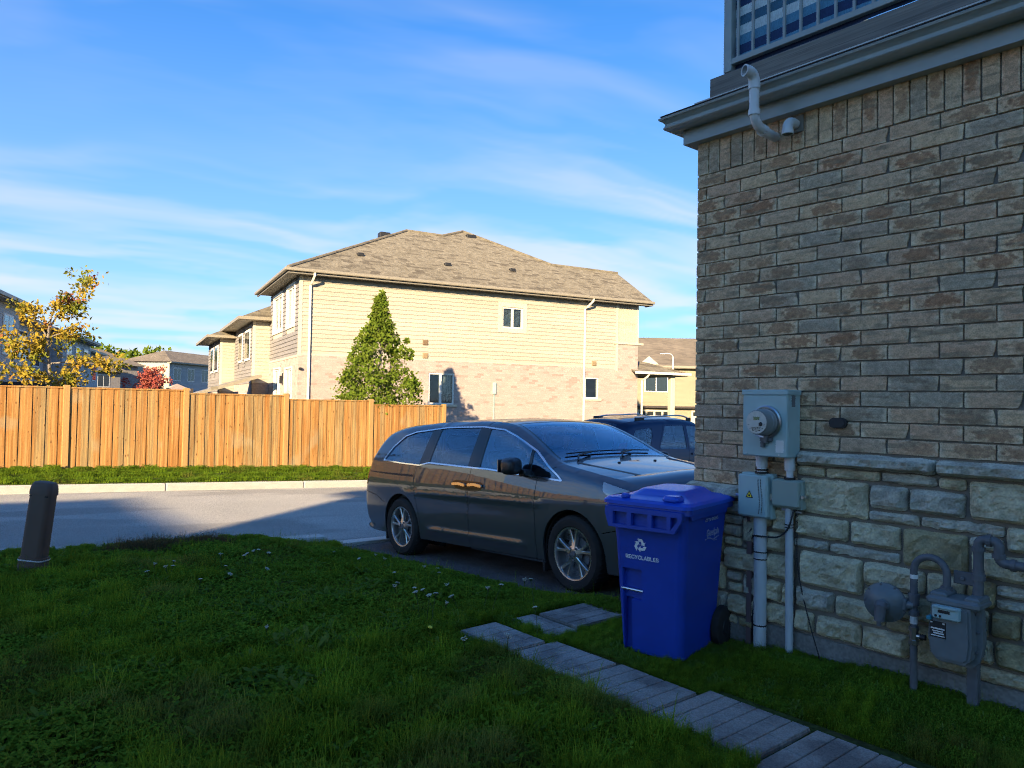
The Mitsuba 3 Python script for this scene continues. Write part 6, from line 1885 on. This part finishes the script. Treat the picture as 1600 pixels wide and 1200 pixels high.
for u, z in ((-.95, 4.2), (-.7, 4.5), (-.8, 4.35), (-1.2, 3.8), (-1.05, 3.75), (-1.4, 3.55), (-.95, 3.55), (-1.75, 3.15), (-1.35, 3.0), (-2.1, 3.55), (-1.8, 2.6), (-2.3, 2.6), (-2.0, 2.9), (-1.2, 2.6), (-.95, 2.45), (-.3, 2.25), (-.1, 2.45), (-.5, 2.4), (-.65, 2.3), (-2.6, 2.3), (-2.7, 2.8), (-2.5, 2.0), (-2.0, 1.95), (-2.4, 3.1), (-1.1, 1.95)):
    for _ in range(3):
        CC.append(tp(u + rt_.normal(0, .06), z + rt_.normal(0, .05), rt_.normal(0, .2)))
        RR.append(rt_.uniform(.14, .26))
part(AT, 'crown', leaf_cloud(CC, RR, 4200, .056, rt_, long=1.9), 'mat_leaf_gold')

# ------------------------------------------------------------------ houses beyond the fence


def far_house(name, label, o, ang, L, D, z0, zw, zr, wallm, lowm, wins, group=None, hip=2.5, ov=.5):
    """a block whose front runs along ang from o (left end) for L metres, D metres deep; wins: (a, b, z0, z1)"""
    h = thing(name, label, 'house', group)
    u, v = V(math.cos(ang), math.sin(ang), 0), V(-math.sin(ang), math.cos(ang), 0)
    m = np.eye(4)
    m[:3, 0], m[:3, 1], m[:3, 3] = u, v, V(o[0], o[1], 0)
    B = lambda *a, **k: moved(box(*a, **k), m)
    zm = z0 + (zw - z0) * .5
    part(h, 'lower_wall', B(0, L, 0, D, z0, zm), lowm)
    part(h, 'upper_wall', cat(B(.0, L, -.03, D + .03, zm, zw), B(-.03, L + .03, .0, D, zm, zw)), wallm)
    dd = D / 2
    pts = [(-ov, -ov, zw), (L + ov, -ov, zw), (-ov, D + ov, zw), (L + ov, D + ov, zw), (hip, dd, zr), (L - hip, dd, zr)]
    P = np.array(pts) @ m[:3, :3].T + m[:3, 3]
    rf_ = part(h, 'roof', trimesh.convex.convex_hull(P), 'mat_roof_far')
    part(h, 'gutter', cat(B(-ov - .1, L + ov + .1, -ov - .1, -ov, zw - .13, zw + .02), B(-ov, L + ov, -ov, 0, zw - .18, zw - .06)), 'mat_gutter_tan')
    for a, b, c, d in wins:
        w = part(h, 'window', B(a - .08, b + .08, -.07, -.031, c - .08, d + .08), 'mat_white')
        part(w, 'pane', cat(B(a, (a + b) / 2 - .04, -.08, -.04, c, d), B((a + b) / 2 + .04, b, -.08, -.04, c, d)), 'mat_dark_glass')
    return h, B, m


mat('mat_roof_far', lambda p, n, uv: mix((0.15, 0.125, 0.10), (0.24, 0.20, 0.155), noise(p.x * 3, p.y * 3, p.z * 9)) * (.85 + .3 * noise(p.x * .8, p.y * .8, p.z)), .95, spec=.1)
mat('mat_deck_dark', (0.055, 0.045, 0.042), .8)
# left row, seen at a slant, rear sides in shade
LA = math.atan2(25.3, 8.7)
for j, lab in ((-2, 'blue grey row house beyond the left edge, second before the autumn tree'), (-1, 'blue grey row house beyond the left edge, just before the autumn tree'), (0, 'nearest blue grey row house behind the autumn tree, cut by the left edge'), (1, 'middle blue grey row house behind the autumn tree'), (2, 'far blue grey row house at the end of the left row')):
    o = V(-.9, 37.5, 0) + V(math.cos(LA), math.sin(LA), 0) * (9.2 * j) + V(math.sin(LA), -math.cos(LA), 0) * (0.9 * (j % 2))
    h, B, m = far_house('row_house', lab, o, LA, 9.0, 10, -1.5, 5.35 - .25 * max(j, -1), 7.4 - .25 * max(j, -1), 'mat_siding_blue', 'mat_siding_blue', [(a, a + 1.4, 3.1 - .2 * j, 4.7 - .2 * j) for a in (.9, 3.6, 6.4)] + [(a, a + 1.6, -.4, 1.6) for a in (1.0, 5.4)], 'row houses along the left behind the fence')
    dk = part(h, 'deck', cat(B(.4, 4.2, -2.4, -.1, .75, .95), [B(.45 + .18 * i, .49 + .18 * i, -2.4, -2.36, .95, 1.8) for i in range(21)], B(.4, 4.2, -2.42, -2.34, 1.8, 1.86), B(.45, .6, -2.4, -2.25, -1.5, .75), B(4.0, 4.15, -2.4, -2.25, -1.5, .75)), 'mat_deck_dark')
    part(h, 'awning', B(4.6, 8.6, -2.0, -.1, 1.9, 2.05), 'mat_deck_dark')
# a long low-roofed row beyond, its sunlit end towards the camera
h, B, m = far_house('row_house', 'distant long row with a sunlit pale end wall beside the red tree', (19.75, 87.2), math.radians(42), 30, 5.6, -1.5, 5.5, 7.0, 'mat_siding_blue', 'mat_siding_blue', [(a, a + 1.3, 3.4, 4.8) for a in (.8, 3.6, 6.6, 10.2, 13.4)] + [(a, a + 1.6, -.2, 1.7) for a in (1.0, 5.2, 9.5, 13.5)], hip=3.2)
part(h, 'end_wall', B(-.05, -.031, .02, 5.58, -1.5, 5.3), 'mat_cream')
part(h, 'porch_roof', B(5.0, 9.0, -2.2, -.05, 2.0, 2.2), 'mat_roof_far')
far_house('house', 'small far house with a brown roof left of the long low row', (9.9, 78.5), math.radians(20), 3.4, 6, -1.5, 4.0, 5.6, 'mat_siding_grey', 'mat_pink_brick', [(1.1, 2.2, 2.4, 3.5)], hip=1.5)
far_house('house', 'far house with a grey roof rising behind the end of the left row', (10.5, 84.0), math.radians(20), 6.0, 7, -1.5, 4.9, 6.6, 'mat_siding_grey', 'mat_pink_brick', [(1.0, 2.1, 3.0, 4.2)], hip=2.2)
mat('mat_far_cream', lambda p, n, uv: mix((0.33, 0.285, 0.20), (0.28, 0.24, 0.17), noise(p.x * .7, p.y * .7, p.z * 6)), .8)
mat('mat_far_trim', (0.50, 0.46, 0.38), .7)
# right-hand distance: house across the corner with garages
h, B, m = far_house('house', 'distant cream house with brown roof and garages right of the porch', (34.5, 36.2), math.radians(-40), 22, 10, -1.0, 4.45, 7.0, 'mat_far_cream', 'mat_far_cream', [(1.2, 3.0, 2.5, 4.2), (5.2, 6.8, 2.6, 4.2), (9.2, 11.0, 2.6, 4.2)], hip=.6)
for a in (.6, 4.6, 8.6):
    part(h, 'garage_door', B(a, a + 2.6, -.09, -.031, -1.0, 1.2), 'mat_far_trim')
    part(h, 'garage_window', cat([B(a + .15 + .6 * q, a + .6 + .6 * q, -.10, -.08, .8, 1.08) for q in range(4)]), 'mat_dark_glass')
part(h, 'balcony', cat(B(.2, 4.0, -1.2, -.04, 1.9, 2.05), [B(.25 + .25 * i, .3 + .25 * i, -1.2, -1.15, 2.05, 2.9) for i in range(15)], B(.2, 4.0, -1.22, -1.14, 2.88, 2.95), B(.2, 11.0, -.5, -.04, 1.35, 1.5)), 'mat_deck_dark')
part(h, 'gable', slab([tuple((np.array((4.7, -.4, 4.55)) @ m[:3, :3].T + m[:3, 3])), tuple((np.array((6.1, -.4, 4.55)) @ m[:3, :3].T + m[:3, 3])), tuple((np.array((5.4, -.4, 5.15)) @ m[:3, :3].T + m[:3, 3]))], .5), 'mat_far_trim')
# street lamp
SLM = thing('street_lamp', 'pale street lamp with one arm in front of the distant cream house', 'street lamp')
lx, ly = 29.5, 23.3
part(SLM, 'pole', tube([(lx, ly, -1), (lx, ly, 4.3)], [.07, .045], 10), 'mat_white', 40)
part(SLM, 'arm', tube(smooth_path([(lx, ly, 4.25), (lx - .05, ly + .04, 4.42), (lx - .18, ly + .15, 4.5), (lx - .36, ly + .3, 4.5)], 10), .024, 8), 'mat_white', 40)
part(SLM, 'lamp_head', moved(box(-.15, .15, -.06, .06, -.03, .03, .015), place((lx - .45, ly + .38, 4.49), 2.4)), 'mat_white')
# red tree, far trees, gazebo, dark back fence
RT = thing('red_tree', 'small red leaved tree in front of the distant houses', 'tree')
rx_, ry_ = 16.3, 81.0
part(RT, 'trunk', tube([(rx_, ry_, -1.5), (rx_, ry_, 1.2), (rx_ + .1, ry_, 2.6)], [.14, .10, .04], 8), 'mat_bark', 40)
C = [V(rx_, ry_, 3.1) + rt_.normal(0, 1, 3) * V(.85, .85, .65) for _ in range(60)]
part(RT, 'crown', leaf_cloud(C, [.4] * 60, 2800, .14, rt_), 'mat_leaf_red')
FT = thing('far_trees', 'line of dark green far trees above the distant roofs', 'trees', kind='stuff')
C, Rr = [], []
for q in range(150):
    t = rt_.uniform(0, 1)
    x, y = 4 + 22 * t, 118 - 12 * t
    C.append((x + rt_.normal(0, 1.2), y + rt_.normal(0, 1.5), rt_.uniform(2, 8.6) * (1 - .3 * abs(t - .4))))
    Rr.append(rt_.uniform(.8, 1.7))
scene[FT] = mikit.ply(leaf_cloud(C, Rr, 9000, .45, rt_), 'mat_leaf_green')
GZ = thing('gazebo', 'beige canopy top of a garden gazebo peeking over the fence', 'gazebo')
gx_, gy_ = 3.3, 24.5
part(GZ, 'canopy', trimesh.convex.convex_hull(np.array([(gx_ - .45, gy_ - .4, 1.80), (gx_ + .45, gy_ - .4, 1.80), (gx_ - .45, gy_ + .4, 1.80), (gx_ + .45, gy_ + .4, 1.80), (gx_, gy_, 2.03)])), 'mat_gazebo')
part(GZ, 'posts', cat([box(gx_ + a - .04, gx_ + a + .04, gy_ + b - .04, gy_ + b + .04, -1, 1.87) for a in (-.4, .4) for b in (-.36, .36)]), 'mat_deck_dark')
mat('mat_gazebo', (0.42, 0.30, 0.24), .8)
BF = thing('dark_fence', 'dark board fence between the back gardens behind the autumn tree', 'fence')
for i in range(46):
    x = -8.5 + .36 * i
    y = 29.5 + .10 * i
    part(BF, 'board', box(x, x + .34, y, y + .03, -1.2, 2.02 - .012 * i), 'mat_deck_dark')
